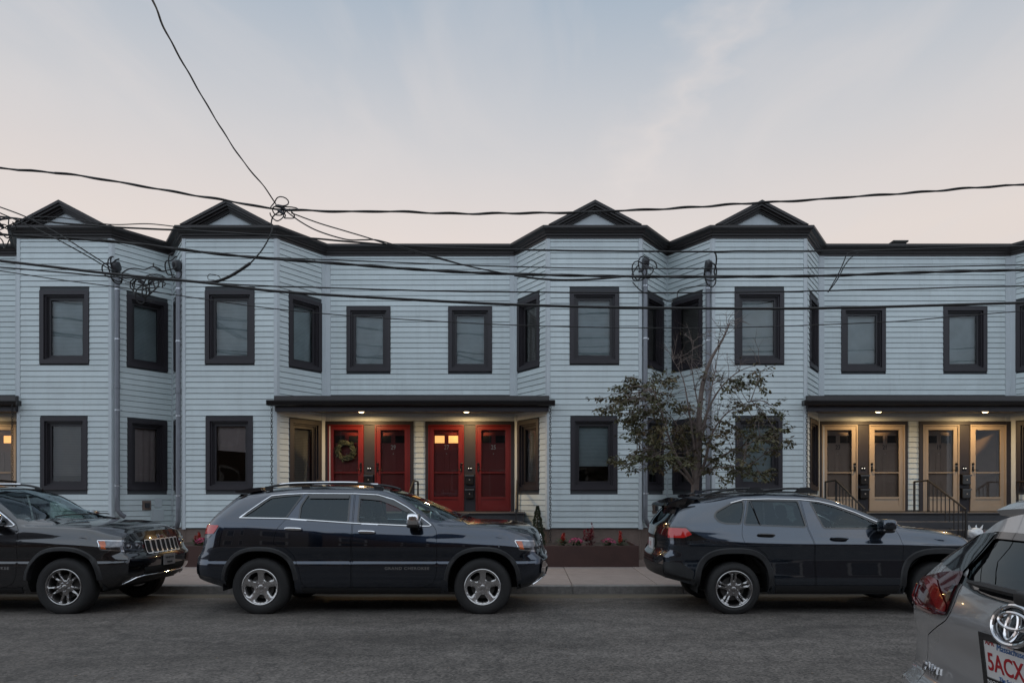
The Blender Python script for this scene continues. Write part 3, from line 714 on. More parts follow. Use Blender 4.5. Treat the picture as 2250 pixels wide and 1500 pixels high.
class Car:
    NK = 11
    def __init__(s, sp): s.__dict__.update(sp); s.cache = {}
    def keys(s, x):
        k = round(x, 4)
        if k in s.cache: return s.cache[k]
        x = max(s.x0, min(s.x1, x)); zs, W_, zb, zc, wc, zt = s.zs(x), s.W(x), s.zb(x), s.zc(x), s.wc(x), s.zt(x)
        u = 0
        if x > s.x1-.2: u = (x-s.x1+.2)/.2
        if x < s.x0+.2: u = (s.x0+.2-x)/.2
        c = 1-s.rnd*(1-math.sqrt(max(0, 1-u*u)))
        kk = [(s.tuck*W_, zs), (.955*W_, zs+.07)]+[(f*W_, z) for f, z in s.prof]+[(.962*W_, zb-.14), (.915*W_, zb), (wc, zc), (wc-.055, zc+.04+(0 if zt > zc+.08 else -.025)), (wc*.55, 0), (0, zt)]
        z9 = kk[-3][1]; zt = max(zt, z9+.012); kk[-1] = (0, zt); kk[-2] = (wc*.55, zt-.28*(zt-z9))
        ys = [a*c for a, b in kk]; zs_ = [b for a, b in kk]
        for i in range(1, len(zs_)): zs_[i] = max(zs_[i], zs_[i-1]+.006)
        if u > 0:   # roll the lip under at the ends
            pass
        r = (Tab(list(enumerate(ys))), Tab(list(enumerate(zs_)))); s.cache[k] = r; return r
    def raw(s, x, t): a, b = s.keys(x); return a(t), b(t)
    def dx(s, x, y, z):
        wr = sst((s.xr-x)/(s.xr-s.x0)); wf = sst((x-s.xf)/(s.x1-s.xf)); q = min(1.2, abs(y)/.95)
        r = 0
        if wr: r += wr*(s.Gr(z)+s.bow_r*q**2.6)
        if wf: r += wf*(s.Gf(z)-s.bow_f*q**2.6)
        return r
    def P(s, x, t): y, z = s.raw(x, t); return Vector((x+s.dx(x, y, z), y, z))
    def nrm(s, x, t):
        e = .004; x = min(max(x, s.x0+e), s.x1-e); T = s.T
        t0, t1 = max(0, t-.03), min(T, t+.03)
        a = s.P(x+e, t)-s.P(x-e, t); b = s.P(x, t1)-s.P(x, t0); n = a.cross(b)
        if n.length < 1e-12: return Vector((0, 0, 1))
        n.normalize()
        if t > T-.02: n.y = 0; n.normalize()
        if n.length < .5: return Vector((0, 0, 1))
        return -n
    def S(s, x, t, off=0.):
        p = s.P(x, t); return p+s.nrm(x, t)*off if off else p
    def C(s, e, y, z, off=0.):   # end caps: e = 0 rear, 1 front
        X = s.x1 if e else s.x0
        p = Vector((X+s.dx(X, y, z), y, z))
        if off: p = p+s.cn(e, y, z)*off
        return p
    def cn(s, e, y, z):
        X = s.x1 if e else s.x0; h = .004; f = lambda a, b: X+s.dx(X, a, b)
        n = Vector((1, -(f(y+h, z)-f(y-h, z))/(2*h), -(f(y, z+h)-f(y, z-h))/(2*h))).normalized()
        return n if e else -n
    def inv(s, X, Z, tmax=9.):   # side: (final x, z) -> (x, t)
        x = X; t = 0
        for _ in range(14):
            xx = max(s.x0, min(s.x1, x)); lo, hi = 0., tmax
            fz_ = s.keys(xx)[1]
            for _ in range(26):
                m = (lo+hi)/2
                if fz_(m) < Z: lo = m
                else: hi = m
            t = (lo+hi)/2; y, z = s.raw(xx, t); nx = X-s.dx(xx, y, z)
            if abs(nx-x) < 1e-5: x = nx; break
            x = .3*x+.7*nx
        return (max(s.x0, min(s.x1, x)), t)
    def invt(s, X, Y):           # top: (final x, half y) -> (x, t)
        x = X; t = s.T
        for _ in range(14):
            xx = max(s.x0, min(s.x1, x)); lo, hi = 7., float(s.T); fy = s.keys(xx)[0]
            for _ in range(26):
                m = (lo+hi)/2
                if fy(m) > Y: lo = m
                else: hi = m
            t = (lo+hi)/2; y, z = s.raw(xx, t); nx = X-s.dx(xx, y, z)
            if abs(nx-x) < 1e-5: x = nx; break
            x = .3*x+.7*nx
        return (max(s.x0, min(s.x1, x)), t)
    def loop(s, XZ, d=.04): return [s.inv(*p) for p in densify(XZ, d)]
    def loopt(s, XY, d=.04): return [s.invt(*p) for p in densify(XY, d)]
    def emit(s, name, pts, nrms, tris, m, parent):
        me = bpy.data.meshes.new(name); F_ = []
        for f in tris:
            a, b, c = (pts[i] for i in f); n = (b-a).cross(c-a); r = nrms[f[0]]+nrms[f[1]]+nrms[f[2]]
            F_.append(tuple(f) if n.dot(r) > 0 else tuple(f)[::-1])
        me.from_pydata([p[:] for p in pts], [], F_); me.update(); me.polygons.foreach_set('use_smooth', [True]*len(F_))
        me.normals_split_custom_set_from_vertices([n[:] for n in nrms]); me.materials.append(m)
        return link(me, name, parent)
    def patch(s, name, outer, holes, m, parent, off=0., mode='pair', dxg=.05, dtg=.22):
        """outer / holes: loops in (x,t). mode: pair = one object per side, join = both sides in one mesh"""
        xs_ = [p[0] for p in outer]; ts = [p[1] for p in outer]
        gx = list(np.arange(min(xs_)+dxg/2, max(xs_), dxg))
        gx += [s.x0+q for q in (.006, .015, .03, .055, .09, .13, .18)]+[s.x1-q for q in (.006, .015, .03, .055, .09, .13, .18)]
        gx = [x for x in gx if min(xs_) < x < max(xs_)]
        gt = list(np.arange(min(ts)+dtg/2, max(ts), dtg))
        grid = [(x+random.uniform(-.002, .002), t+random.uniform(-.01, .01)) for x in gx for t in gt]
        vv, T = cdt(outer, holes, grid, .16)
        n = [s.nrm(x, t) for x, t in vv]; p = [s.P(x, t)+n_*off for (x, t), n_ in zip(vv, n)]
        mir = lambda v: Vector((v.x, -v.y, v.z))
        if mode == 'join':
            k = len(p); return s.emit(name, p+[mir(v) for v in p], n+[mir(v) for v in n], T+[tuple(i+k for i in f) for f in T], m, parent)
        return [s.emit(name, [mir(v) for v in p], [mir(v) for v in n], T, m, parent), s.emit(name, p, n, T, m, parent)]
    def cap(s, name, e, outer, holes, m, parent, off=0., both=False, d=.05):
        ys = [p[0] for p in outer]; zs = [p[1] for p in outer]
        grid = [(y, z) for y in np.arange(min(ys)+d/2, max(ys), d) for z in np.arange(min(zs)+d/2, max(zs), d)]
        vv, T = cdt(outer, holes, grid); n = [s.cn(e, y, z) for y, z in vv]; p = [s.C(e, y, z)+q*off for (y, z), q in zip(vv, n)]
        mir = lambda v: Vector((v.x, -v.y, v.z))
        if both: return [s.emit(name, [mir(v) for v in p], [mir(v) for v in n], T, m, parent), s.emit(name, p, n, T, m, parent)]
        return s.emit(name, p, n, T, m, parent)
    def ring(s, e):
        X = s.x1 if e else s.x0; a = [s.raw(X, s.T*i/70) for i in range(71)]
        return a+[(-y, z) for y, z in a[-2:0:-1]]+[(-a[0][0], a[0][1])]
    def side_tube(s, name, XZ, r, m, parent, off=0., closed=False, d=.05, flat=None):
        pts = densify(XZ, d, closed); P_ = [s.S(*s.inv(*q), off) for q in pts]; out = []
        for sg in (-1, 1):
            mb = MB(); mb.tube([Vector((p.x, p.y*sg, p.z)) for p in P_], r, 6, closed); out.append(mb.build(name, m, parent, smooth=True))
        return out
    def sp(s, X, Z, off=0., side=-1): p = s.S(*s.inv(X, Z), off); return Vector((p.x, p.y*side, p.z))
def arch(cx, rx, rz, zc=.375, e=2.5, a0=-40, a1=220, n=44):
    out = []
    for i in range(n+1):
        a = R(a0+(a1-a0)*i/n); c, q = math.cos(a), math.sin(a); out.append((cx+rx*math.copysign(abs(c)**(2/e), c), zc+rz*math.copysign(abs(q)**(2/e), q)))
    return out
def make_wheel(parent, x, side, yout, Rt, holes, style_mat, rr=.236, nm='wheel', capm=None, lugs=5):
    """wheel whose outer face lies at |y| = yout; hub at height Rt"""
    w = empty(nm, (x, side*yout, Rt)); w.parent = parent
    s = side     # outward = s*y
    t = MB(); pr = [(rr-.004, -.02), (rr+.012, -.004), (rr+.035, .0), (Rt-.075, .004), (Rt-.035, -.004), (Rt-.012, -.022), (Rt, -.05), (Rt+.001, -.115), (Rt, -.19), (Rt-.03, -.225), (rr+.03, -.235), (rr-.004, -.21)]
    t.lathe([(r, s*h) for r, h in pr], 56, axis='y'); t.build('tyre', TYRE, w, smooth=True)
    b = MB(); b.lathe([(rr+.002, -s*.012), (rr+.004, -s*.004), (rr-.004, s*.001), (rr-.013, -s*.004), (rr-.018, -s*.02), (rr-.03, -s*.19), (.05, -s*.19)], 48, axis='y'); b.build('rim_barrel', style_mat, w, smooth=True)
    dk = MB(); dk.lathe([(.0, -s*.10), (.155, -s*.10), (.16, -s*.12), (0, -s*.12)], 32, axis='y'); dk.build('brake_disc', mat('brake_steel', (.10, .095, .09), .5, metal=.7), w)
    bk = MB(); bk.lathe([(0., -s*.150), (rr-.02, -s*.150)], 32, axis='y'); bk.build('wheel_back', WELL, w)
    # cast face with openings
    sgp = lambda v, e: math.copysign(abs(v)**e, v); hl = []
    for (an, h0, h1, r0, r1) in holes:
        lp = []
        for i in range(22):
            ph = 2*math.pi*i/22; u, v = sgp(math.cos(ph), .55), sgp(math.sin(ph), .55); r = (r0+r1)/2+u*(r1-r0)/2; th = R(an+90)+v*R(h0+(h1-h0)*(u+1)/2); lp.append((r*math.cos(th), r*math.sin(th)))
        hl.append(lp)
    ro = rr-.012; outer = [(ro*math.cos(2*math.pi*i/60), ro*math.sin(2*math.pi*i/60)) for i in range(60)]
    grid = [(r*math.cos(a), r*math.sin(a)) for r in (.012, .03, .05, .07, .09, .11, .13, .15, .17, .19, .21) for a in np.arange(0, 2*math.pi, .02/max(r, .02)+.03)]
    vv, T = cdt(outer, hl, grid)
    H = np.array([p for lp in hl for p in lp])
    def dep(a, c):
        r = math.hypot(a, c); dd = float(np.min((H[:, 0]-a)**2+(H[:, 1]-c)**2))**.5 if len(H) else 1
        return -.012-.030*(1-(r/ro)**2)-.013*max(0, 1-dd/.014)**2+.010*max(0, 1-r/.05)
    f = MB(); V = [(a, s*dep(a, c), c) for a, c in vv]; f.add(V, T); k0 = len(vv)
    for lp in hl:
        n = len(lp); f.add([(a, s*dep(a, c), c) for a, c in lp]+[(a*.99, s*(dep(a, c)-.045), c*.99) for a, c in lp], [(i, (i+1) % n, n+(i+1) % n, n+i) for i in range(n)])
    me = bpy.data.meshes.new('rim'); me.from_pydata(f.v, [], f.f); me.update()
    for p in me.polygons:
        pass
    bm = bmesh.new(); bm.from_mesh(me); bmesh.ops.remove_doubles(bm, verts=bm.verts, dist=1e-5); bmesh.ops.recalc_face_normals(bm, faces=bm.faces)
    for fc in bm.faces: fc.smooth = True
    bm.to_mesh(me); bm.free(); me.set_sharp_from_angle(angle=R(42)); me.materials.append(style_mat); link(me, 'rim', w)
    c = MB(); c.lathe([(0, s*-.016), (.022, -s*.017), (.029, -s*.022), (.031, -s*.045)], 20, axis='y'); c.build('hub_cap', capm or style_mat, w, smooth=True)
    for i in range(lugs):
        a = R(90+36+72*i); l_ = MB(); l_.lathe([(0, -s*.022), (.008, -s*.024), (.011, -s*.032), (.012, -s*.05)], 8, (.057*math.cos(a), 0, .057*math.sin(a)), 'y'); l_.build('lug_nut', CHROME, w, smooth=True)
    return w
def make_body(c, root, PAINT, doors, wins, arches, windscreen, rearglass, tail_out, mouldings=None, glass_of=None, belt=7.):
    T = c.T; body_holes = []
    for a in arches: 
        lp = [c.inv(*q) for q in a]; lp = [(x, t if t > .02 else -.2) for x, t in lp]; body_holes.append(lp)
    dl = [round_poly(d['out'], .035) for d in doors]
    for d in dl: body_holes.append(c.loop(d))
    for wn in wins: body_holes.append(c.loop(round_poly(wn, .03)))
    ws = None
    if windscreen:
        lo, hi = windscreen     # lists of (X,Y): lower edge from centre to corner, upper edge from corner to centre
        half = [c.invt(*p) for p in densify(lo, .05, False)]+[c.invt(*p) for p in densify(hi, .05, False)]
        half[0] = (half[0][0], T+.2); half[-1] = (half[-1][0], T+.2); ws = half; body_holes.append(half)
    outer = [(c.x0, 0.), (c.x1, 0.), (c.x1, float(T)), (c.x0, float(T))]
    outer = densify(outer, .06)
    outer2 = [(x, max(0, min(T, t))) for x, t in outer]
    body = c.patch('body', outer2, body_holes, PAINT, root, mode='join')
    # doors with a real gap round them
    for d, lp in zip(doors, dl):
        hs = [c.loop(round_poly(w, .03)) for w in d['win']]
        ins_ = inset(lp, .0045)
        dd = c.patch('door', c.loop(ins_), hs, PAINT, root, mode='pair')
        for w in d['win']:
            for o in c.patch('window', c.loop(inset(round_poly(w, .03), -.004)), [], d['glass'], root, off=-.008): pass
            gsk = [c.loop(inset(round_poly(w, .03), -.002))]
            c.patch('window_seal', c.loop(inset(round_poly(w, .03), -.016), .03), [c.loop(inset(round_poly(w, .03), .006), .03)], BLKG, root, off=.0022)
        for pt_ in d.get('handle', []):
            for k, sd in enumerate((-1, 1)):
                p = c.sp(pt_[0], pt_[1], .022, sd); hb = MB(); sup(hb, p, (.115, .019, .021), .6, .5, 8, 20, Matrix.Rotation(R(pt_[2]), 3, 'Y'))
                q = c.sp(pt_[0], pt_[1], 0.004, sd); 
                hb.build('handle', d['hm'], dd[k], smooth=True)
                rc = MB(); sup(rc, c.sp(pt_[0], pt_[1]-.004, -.006, sd), (.075, .012, .028), .8, .8, 8, 18); rc.build('handle_cup', BLKG, dd[k], smooth=True)
    for wn in wins:
        c.patch('window', c.loop(inset(round_poly(wn, .03), -.004)), [], GLT, root, off=-.008)
        c.patch('window_seal', c.loop(inset(round_poly(wn, .03), -.014), .03), [c.loop(inset(round_poly(wn, .03), .006), .03)], BLKG, root, off=.0022)
    if ws:
        half = ws; xs_ = [p for p in half]
        g = c.patch('windscreen', [(x, min(t, T)) for x, t in half], [], GLF, root, off=-.008, mode='join', dxg=.06)
    # dark lining behind gaps, floor
    c.patch('lining', [(c.x0+.12, .3), (c.x1-.12, .3), (c.x1-.12, belt-.05), (c.x0+.12, belt-.05)], [[(x, t) for x, t in h] for h in body_holes[:len(arches)]], CABIN, root, off=-.03, mode='join', dxg=.09, dtg=.4)
    c.patch('headliner', [(c.x0+.35, 8.2), (c.hdr, 8.2), (c.hdr, float(T)), (c.x0+.35, float(T))], [], CABIN, root, off=-.025, mode='join', dxg=.1, dtg=.4)
    fl_ = MB(); fl_.box(-.30, c.x1-.55, -.60, .60, .27, .33); fl_.build('underbody', WELL, root)
    return body, ws
def arches_trim(c, root, arcs, m, wd=.065, out=.028, liner_r=.50, axle=(), RZ=.375):
    for a in arcs:
        cx = sum(p[0] for p in a)/len(a)
        for sd in (-1, 1):
            mb = MB(); rows = []
            for (x, z) in [q for q in a if q[1] > RZ+.03]:
                dv = Vector((x-cx, z-RZ)).normalized(); xo, zo = x+dv.x*wd, z+dv.y*wd
                yi = c.S(*c.inv(x, max(z, .30))).y; yo = c.S(*c.inv(xo, max(zo, .30))).y; y_ = max(yi, yo)
                rows.append([(x, (y_-.06)*sd, z), (x, (y_+out-.006)*sd, z), (x+dv.x*.008, (y_+out)*sd, z+dv.y*.008), (xo-dv.x*.02, (y_+out-.006)*sd, zo-dv.y*.02), (xo, (yo-.012)*sd, zo)])
            n = len(rows); mb.add([p for r in rows for p in r], [(i*5+j, (i+1)*5+j, (i+1)*5+j+1, i*5+j+1) for i in range(n-1) for j in range(4)])
            mb.build('wheel_arch_trim', m, root, smooth=True)
    for ax in axle:
        for sd in (-1, 1):
            mb = MB(); n = 24; vs = []
            for i in range(n+1):
                an = R(-6+192*i/n); vs += [(ax+liner_r*math.cos(an), sd*.90, RZ+liner_r*math.sin(an)), (ax+liner_r*math.cos(an), sd*.50, RZ+liner_r*math.sin(an))]
            mb.add(vs, [(2*i, 2*i+1, 2*i+3, 2*i+2) for i in range(n)]); mb.add([vs[2*i+1] for i in range(n+1)], [tuple(range(n+1))]); mb.build('wheel_well', WELL, root)
def cabin(c, root, xs_front, xs_rear, hip=.62, yw=.36, wheel_x=None, wheel_side=1, dash=None, top=1.16):
    for x in (xs_front, xs_rear):
        for sd in (-1, 1):
            m_ = MB(); rot = Matrix.Rotation(R(-14), 3, 'Y')
            sup(m_, (x+.22, sd*yw, hip), (.27, .24, .10), .5, .5, 10, 20); sup(m_, (x-.06, sd*yw, hip+.30), (.085, .235, .36), .5, .5, 10, 20, rot); sup(m_, (x-.15, sd*yw, hip+.74), (.055, .135, .10), .6, .6, 8, 16, rot)
            m_.build('seat', SEAT, root, smooth=True)
    if dash:
        m_ = MB(); sup(m_, (dash, 0, 1.0), (.30, .74, .13), .5, .35, 10, 24); m_.build('dashboard', CABIN, root, smooth=True)
        m_ = MB(); cn = Vector((dash-.36, wheel_side*yw, 1.02)); ax = Matrix.Rotation(R(-62), 3, 'Y')
        m_.tube([cn+ax @ Vector((.19*math.cos(2*math.pi*i/28), .19*math.sin(2*math.pi*i/28), 0)) for i in range(28)], .016, 8, True)
        for a in (0, 120, 240): m_.tube([cn, cn+ax @ Vector((.18*math.cos(R(a)), .18*math.sin(R(a)), 0))], .018, 6)
        m_.build('steering_wheel', CABIN, root, smooth=True)
def paint(name, col, metal=.35):
    m = mat(name, col, .20, metal=metal, coat=1.0, coatr=.02); m.node_tree.nodes['Principled BSDF'].inputs['Coat IOR'].default_value = 1.8; return m
# ---------------- the long dark SUV used twice
def tabs(d): return {k: (Tab(v) if isinstance(v, list) and v and isinstance(v[0], tuple) and k not in ('prof',) else v) for k, v in d.items()}
JEEP = dict(hdr=1.52, x0=-.97, x1=3.80, T=11, rnd=.11, tuck=.90, xr=.45, xf=3.05, bow_r=.12, bow_f=.17,
    zs=[(-.97, .47), (-.6, .36), (-.35, .31), (0, .29), (2.9, .29), (3.3, .27), (3.8, .36)],
    W=[(-.97, .905), (-.7, .945), (-.3, .965), (1.5, .965), (3.1, .965), (3.5, .945), (3.8, .90)],
    prof=[(.985, .52), (.985, .665), (.966, .735), (.988, .90)],
    zb=[(-.97, 1.29), (-.31, 1.276), (1.2, 1.212), (2.07, 1.170), (2.3, 1.160), (2.6, 1.155), (3.0, 1.135), (3.3, 1.108), (3.55, 1.068), (3.8, 1.0)],
    zc=[(-.97, 1.54), (-.5, 1.575), (.083, 1.60), (.53, 1.622), (1.21, 1.620), (1.5, 1.605), (1.74, 1.54), (1.92, 1.44), (2.10, 1.315), (2.24, 1.215), (2.4, 1.190), (3.0, 1.172), (3.3, 1.150), (3.55, 1.115), (3.8, 1.045)],
    wc=[(-.97, .64), (-.3, .71), (.5, .742), (1.5, .742), (1.74, .765), (1.92, .79), (2.10, .82), (2.24, .845), (2.4, .82), (3.0, .80), (3.5, .765), (3.8, .73)],
    zt=[(-.97, 1.60), (-.6, 1.67), (-.2, 1.705), (.5, 1.735), (1.2, 1.728), (1.5, 1.70), (1.7, 1.65), (2.0, 1.545), (2.4, 1.385), (2.64, 1.275), (2.74, 1.24), (3.0, 1.235), (3.3, 1.220), (3.55, 1.188), (3.72, 1.145), (3.8, 1.085)],
    Gr=[(.3, .12), (.45, .03), (.6, 0), (.75, .015), (.85, .07), (1.05, .11), (1.19, .15), (1.35, .28), (1.5, .43), (1.65, .56), (1.8, .66)],
    Gf=[(.2, -.34), (.33, -.24), (.45, -.08), (.55, -.01), (.72, 0), (.80, -.06), (.95, -.10), (1.1, -.16)])
def make_jeep(label, loc, PAINT, holes, wheelmat, lift_rear=False, seed=0):
    c = Car(tabs(JEEP)); root = empty('parked_car', loc); tag(root, label, 'car', 'cars parked along the kerb')
    A = [arch(0., .455, .475), arch(2.915, .455, .475)]
    Ao = arch(0., .50, .50)
    rear_door = [(1.195, .37), (1.195, 1.617), (.56, 1.622), (.47, 1.50), (.33, 1.28), (.215, 1.14), (.185, 1.0), (.185, .93), (.33, .90), (.44, .80), (.515, .60), (.55, .42), (.60, .37)]
    front_door = [(1.207, .37), (1.207, 1.617), (1.5, 1.602), (1.74, 1.537), (1.92, 1.437), (2.10, 1.31), (2.25, 1.20), (2.31, 1.12), (2.32, .95), (2.315, .55), (2.27, .43), (2.15, .37)]
    w_f = [(1.275, 1.222), (1.275, 1.578), (1.5, 1.566), (1.70, 1.508), (1.87, 1.415), (2.03, 1.305), (2.13, 1.215), (2.13, 1.183)]
    w_r = [(.50, 1.266), (.505, 1.44), (.585, 1.585), (1.137, 1.582), (1.137, 1.228)]
    w_q = [(-.25, 1.29), (-.10, 1.40), (.006, 1.49), (.083, 1.545), (.29, 1.570), (.50, 1.583), (.415, 1.44), (.315, 1.280)]
    doors = [dict(out=rear_door, win=[w_r], glass=GLT, handle=[(.44, 1.135, 2)], hm=CHROME), dict(out=front_door, win=[w_f], glass=GLF, handle=[(1.40, 1.095, 2)], hm=CHROME)]
    ws = ([(2.70, 0), (2.66, .35), (2.53, .62), (2.35, .775)], [(2.20, .785), (1.95, .725), (1.75, .675), (1.64, .63), (1.60, .35), (1.59, 0)])
    body, _ = make_body(c, root, PAINT, doors, [w_q], A, ws, None, None)
    # ends
    tail = [(-.60, .78), (-.70, 1.0), (-.66, 1.25), (-.56, 1.50), (-.50, 1.60), (.50, 1.60), (.56, 1.50), (.66, 1.25), (.70, 1.0), (.60, .78)]
    rg = [(-.52, 1.24), (-.46, 1.54), (.46, 1.54), (.52, 1.24)]
    c.cap('bumper', 0, c.ring(0), [densify(round_poly(tail, .04), .05)], PAINT, root)
    c.cap('tailgate', 0, densify(inset(round_poly(tail, .04), .005), .05), [densify(round_poly(rg, .03), .05)], PAINT, root)
    c.cap('rear_window', 0, densify(inset(round_poly(rg, .03), -.003), .05), [], GLT, root, off=-.006)
    c.cap('front_bumper', 1, c.ring(1), [], PAINT, root)
    # lamps
    c.patch('tail_lamp', c.loop(round_poly([(-.90, 1.065), (-.62, 1.075), (-.55, 1.185), (-.86, 1.195)], .02), .03), [], REDL, root, off=.006)
    c.patch('reversing_lamp', c.loop(round_poly([(-.90, 1.015), (-.69, 1.02), (-.65, 1.06), (-.90, 1.058)], .01), .03), [], CLEARL, root, off=.006)
    c.cap('tail_lamp', 0, densify(round_poly([(.50, 1.04), (.80, 1.02), (.79, 1.19), (.52, 1.19)], .02), .04), [], REDL, root, off=.006, both=True)
    hl_s = round_poly([(3.34, .985), (3.40, .87), (3.66, .84), (3.66, .965)], .012)
    c.patch('headlamp_trim', c.loop(inset(hl_s, -.007), .03), [], CHROME, root, off=.004)
    c.patch('headlamp', c.loop(hl_s, .03), [], CLEARL, root, off=.007)
    c.patch('turn_signal', c.loop(round_poly([(3.35, .975), (3.405, .88), (3.46, .872), (3.425, .975)], .008), .03), [], AMB, root, off=.010)
    hl_c = round_poly([(.48, .835), (.765, .86), (.765, .955), (.46, .94)], .012)
    c.cap('headlamp_trim', 1, densify(inset(hl_c, -.008), .03), [], CHROME, root, off=.004, both=True)
    c.cap('headlamp', 1, densify(hl_c, .03), [], CLEARL, root, off=.007, both=True)
    for sd in (-1, 1):
        for yy in (.56, .70):
            mb = MB(); p = c.C(1, yy*sd, .895, .006); n_ = c.cn(1, yy*sd, .895); q = n_.to_track_quat('Z', 'Y').to_matrix()
            mb.add([p+q @ Vector((r*math.cos(2*math.pi*i/18), r*math.sin(2*math.pi*i/18), h)) for r, h in ((.040, .0), (.038, .008), (.030, .004), (.018, .012), (.002, .016)) for i in range(18)], [(a*18+i, a*18+(i+1) % 18, (a+1)*18+(i+1) % 18, (a+1)*18+i) for a in range(4) for i in range(18)]); mb.build('projector_lens', CLEARL, root, smooth=True)
    GCHR = mat('bright_grille_trim', (.72, .72, .72), .28, metal=.35)
    # seven-slot grille
    for i in range(7):
        yc = (i-3)*.122; w2 = .050; sl = round_poly([(yc-w2, .775), (yc+w2, .775), (yc+w2*1.0, .955), (yc-w2*1.0, .955)], .012)
        gs = c.cap('grille_surround', 1, densify(inset(sl, -.009), .03), [densify(inset(sl, .004), .03)], GCHR, root, off=.012)
        c.cap('grille_slot', 1, densify(sl, .03), [], WELL, root, off=.005)
    low = round_poly([(-.50, .50), (.50, .50), (.55, .60), (-.55, .60)], .03); c.cap('lower_grille', 1, densify(low, .05), [], WELL, root, off=.004)
    chin = round_poly([(-.66, .375), (.66, .375), (.62, .48), (-.62, .48)], .03); c.cap('chin_plate', 1, densify(chin, .05), [], PLASTIC, root, off=.005)
    ct = MB(); ct.tube([c.C(1, y, z, .010) for y, z in densify([(-.74, .40), (-.62, .47), (-.50, .49), (.50, .49), (.62, .47), (.74, .40)], .05, False)], .009, 6); ct.build('chin_trim', CHROME, root, smooth=True)
    for fg in [round_poly([(.60, .60), (.80, .62), (.76, .70), (.60, .70)], .02)]:
        c.cap('fog_lamp_bezel', 1, densify(fg, .03), [densify(inset(fg, .012), .03)], CHROME, root, off=.008, both=True); c.cap('fog_lamp', 1, densify(inset(fg, .010), .03), [], BLKG, root, off=.004, both=True)
    # brightwork round the glass
    c.side_tube('belt_trim', [(-.29, 1.282), (.32, 1.272), (1.2, 1.212), (2.05, 1.172), (2.21, 1.172), (2.235, 1.185)], .0095, CHROME, root, off=.003)
    c.side_tube('roof_trim', [(-.29, 1.282), (-.27, 1.30), (-.12, 1.42), (.0, 1.515), (.083, 1.572), (.29, 1.594), (.55, 1.604), (1.2, 1.600), (1.5, 1.586), (1.72, 1.524), (1.90, 1.425), (2.08, 1.300), (2.235, 1.185)], .0085, CHROME, root, off=.003)
    # deflectors over the side glass, mirrors, rails, spoiler, wipers
    c.patch('window_deflector', c.loop(round_poly([(.60, 1.535), (1.13, 1.533), (1.13, 1.582), (.60, 1.584)], .01), .04), [], BLKG, root, off=.014)
    c.patch('window_deflector', c.loop(round_poly([(1.28, 1.53), (1.55, 1.505), (1.75, 1.43), (1.92, 1.345), (1.925, 1.375), (1.76, 1.475), (1.55, 1.552), (1.28, 1.575)], .008), .04), [], BLKG, root, off=.014)
    for sd in (-1, 1):
        p = c.sp(2.06, 1.19, .0, sd); mr = MB(); sup(mr, p+Vector((-.03, sd*.14, .075)), (.085, .13, .082), .45, .55, 12, 24); mo = mr.build('mirror', CHROME, root, smooth=True)
        b = MB(); sup(b, p+Vector((-.03, sd*.13, .005)), (.088, .13, .040), .5, .55, 10, 24); b.tube([p+Vector((.02, -sd*.03, -.02)), p+Vector((.0, sd*.08, 0))], [.05, .035], 8); b.build('mirror_base', BLKG, mo, smooth=True)
        sl = MB(); sl.prism([c.sp(2.15, 1.183, .004, sd), c.sp(2.15, 1.205, .004, sd), c.sp(2.225, 1.186, .004, sd)], (0, sd*.006, 0)); sl.build('mirror_patch', BLKG, root)
        rail = [Vector((x, sd*y, z)) for x, y, z in ((-.05, .60, 1.675), (.08, .615, 1.708), (.35, .625, 1.735), (.9, .628, 1.745), (1.25, .622, 1.738), (1.45, .61, 1.705), (1.55, .60, 1.672))]
        rb = MB(); rp = crom(rail, 6); rb.tube(rp, .017, 8); 
        for q in (.0, .5, 1.48): rb.box(q-.05, q+.05, sd*.615-.016, sd*.615+.016, 1.64, 1.70)
        ro = rb.build('roof_rail', PLASTIC, root, smooth=True)
        rt = MB(); rt.tube([p+Vector((0, 0, .010)) for p in rp if .12 < p.x < 1.22], .013, 8); rt.build('rail_trim', CHROME, ro, smooth=True)
    spm = MB(); pr = [(-.47, 1.632), (-.46, 1.648), (-.25, 1.690), (-.12, 1.70), (-.12, 1.655), (-.30, 1.62)]
    for y0, y1 in ((-.60, .60),): spm.prism([(x, y0, z-.012) for x, z in pr], (0, y1-y0, 0))
    spm.build('spoiler', PAINT, root)
    for (ya, yb) in ((.55, -.12), (-.02, -.62)):
        wp = MB(); wp.tube([Vector((2.62-.10*abs(y_)**1.6+.02, y_, c.S(*c.invt(2.60-.16*abs(y_)**1.6, abs(y_))).z+.022)) for y_ in np.linspace(ya, yb, 8)], .009, 5); wp.build('wiper', PLASTIC, root)
    arches_trim(c, root, A, PLASTIC, axle=(0., 2.915))
    # sill and lower bumpers in black plastic
    c.patch('sill_trim', c.loop(round_poly([(.56, .295), (2.36, .295), (2.38, .37), (.54, .37)], .01)), [], PLASTIC, root, off=.007)
    for x in (0., 2.915):
        for sd in (-1, 1): make_wheel(root, x, sd, .935, .378, holes, wheelmat)
    cabin(c, root, 1.42, .52, wheel_x=2.2, dash=2.32)
    return c, root
J1H = [(72*i, 13, 22, .085, .214) for i in range(5)]+[(72*i+36, 4, 11.5, .115, .214) for i in range(5)]
J2H = [(72*i+36, 15, 25, .100, .205) for i in range(5)]
BLK = paint('black_car_paint', (.006, .006, .009), .5); NAVY = paint('blue_black_car_paint', (.012, .021, .040), .9)
c1, car1 = make_jeep('black SUV with slotted chrome grille cut by the left edge', (-9.03, 9.87, -.015), BLK, J1H, ALLOYD)
c2, car2 = make_jeep('dark blue-black SUV parked before the red doors with chrome mirror', (-3.54, 9.87, -.015), NAVY, J2H, ALLOY)
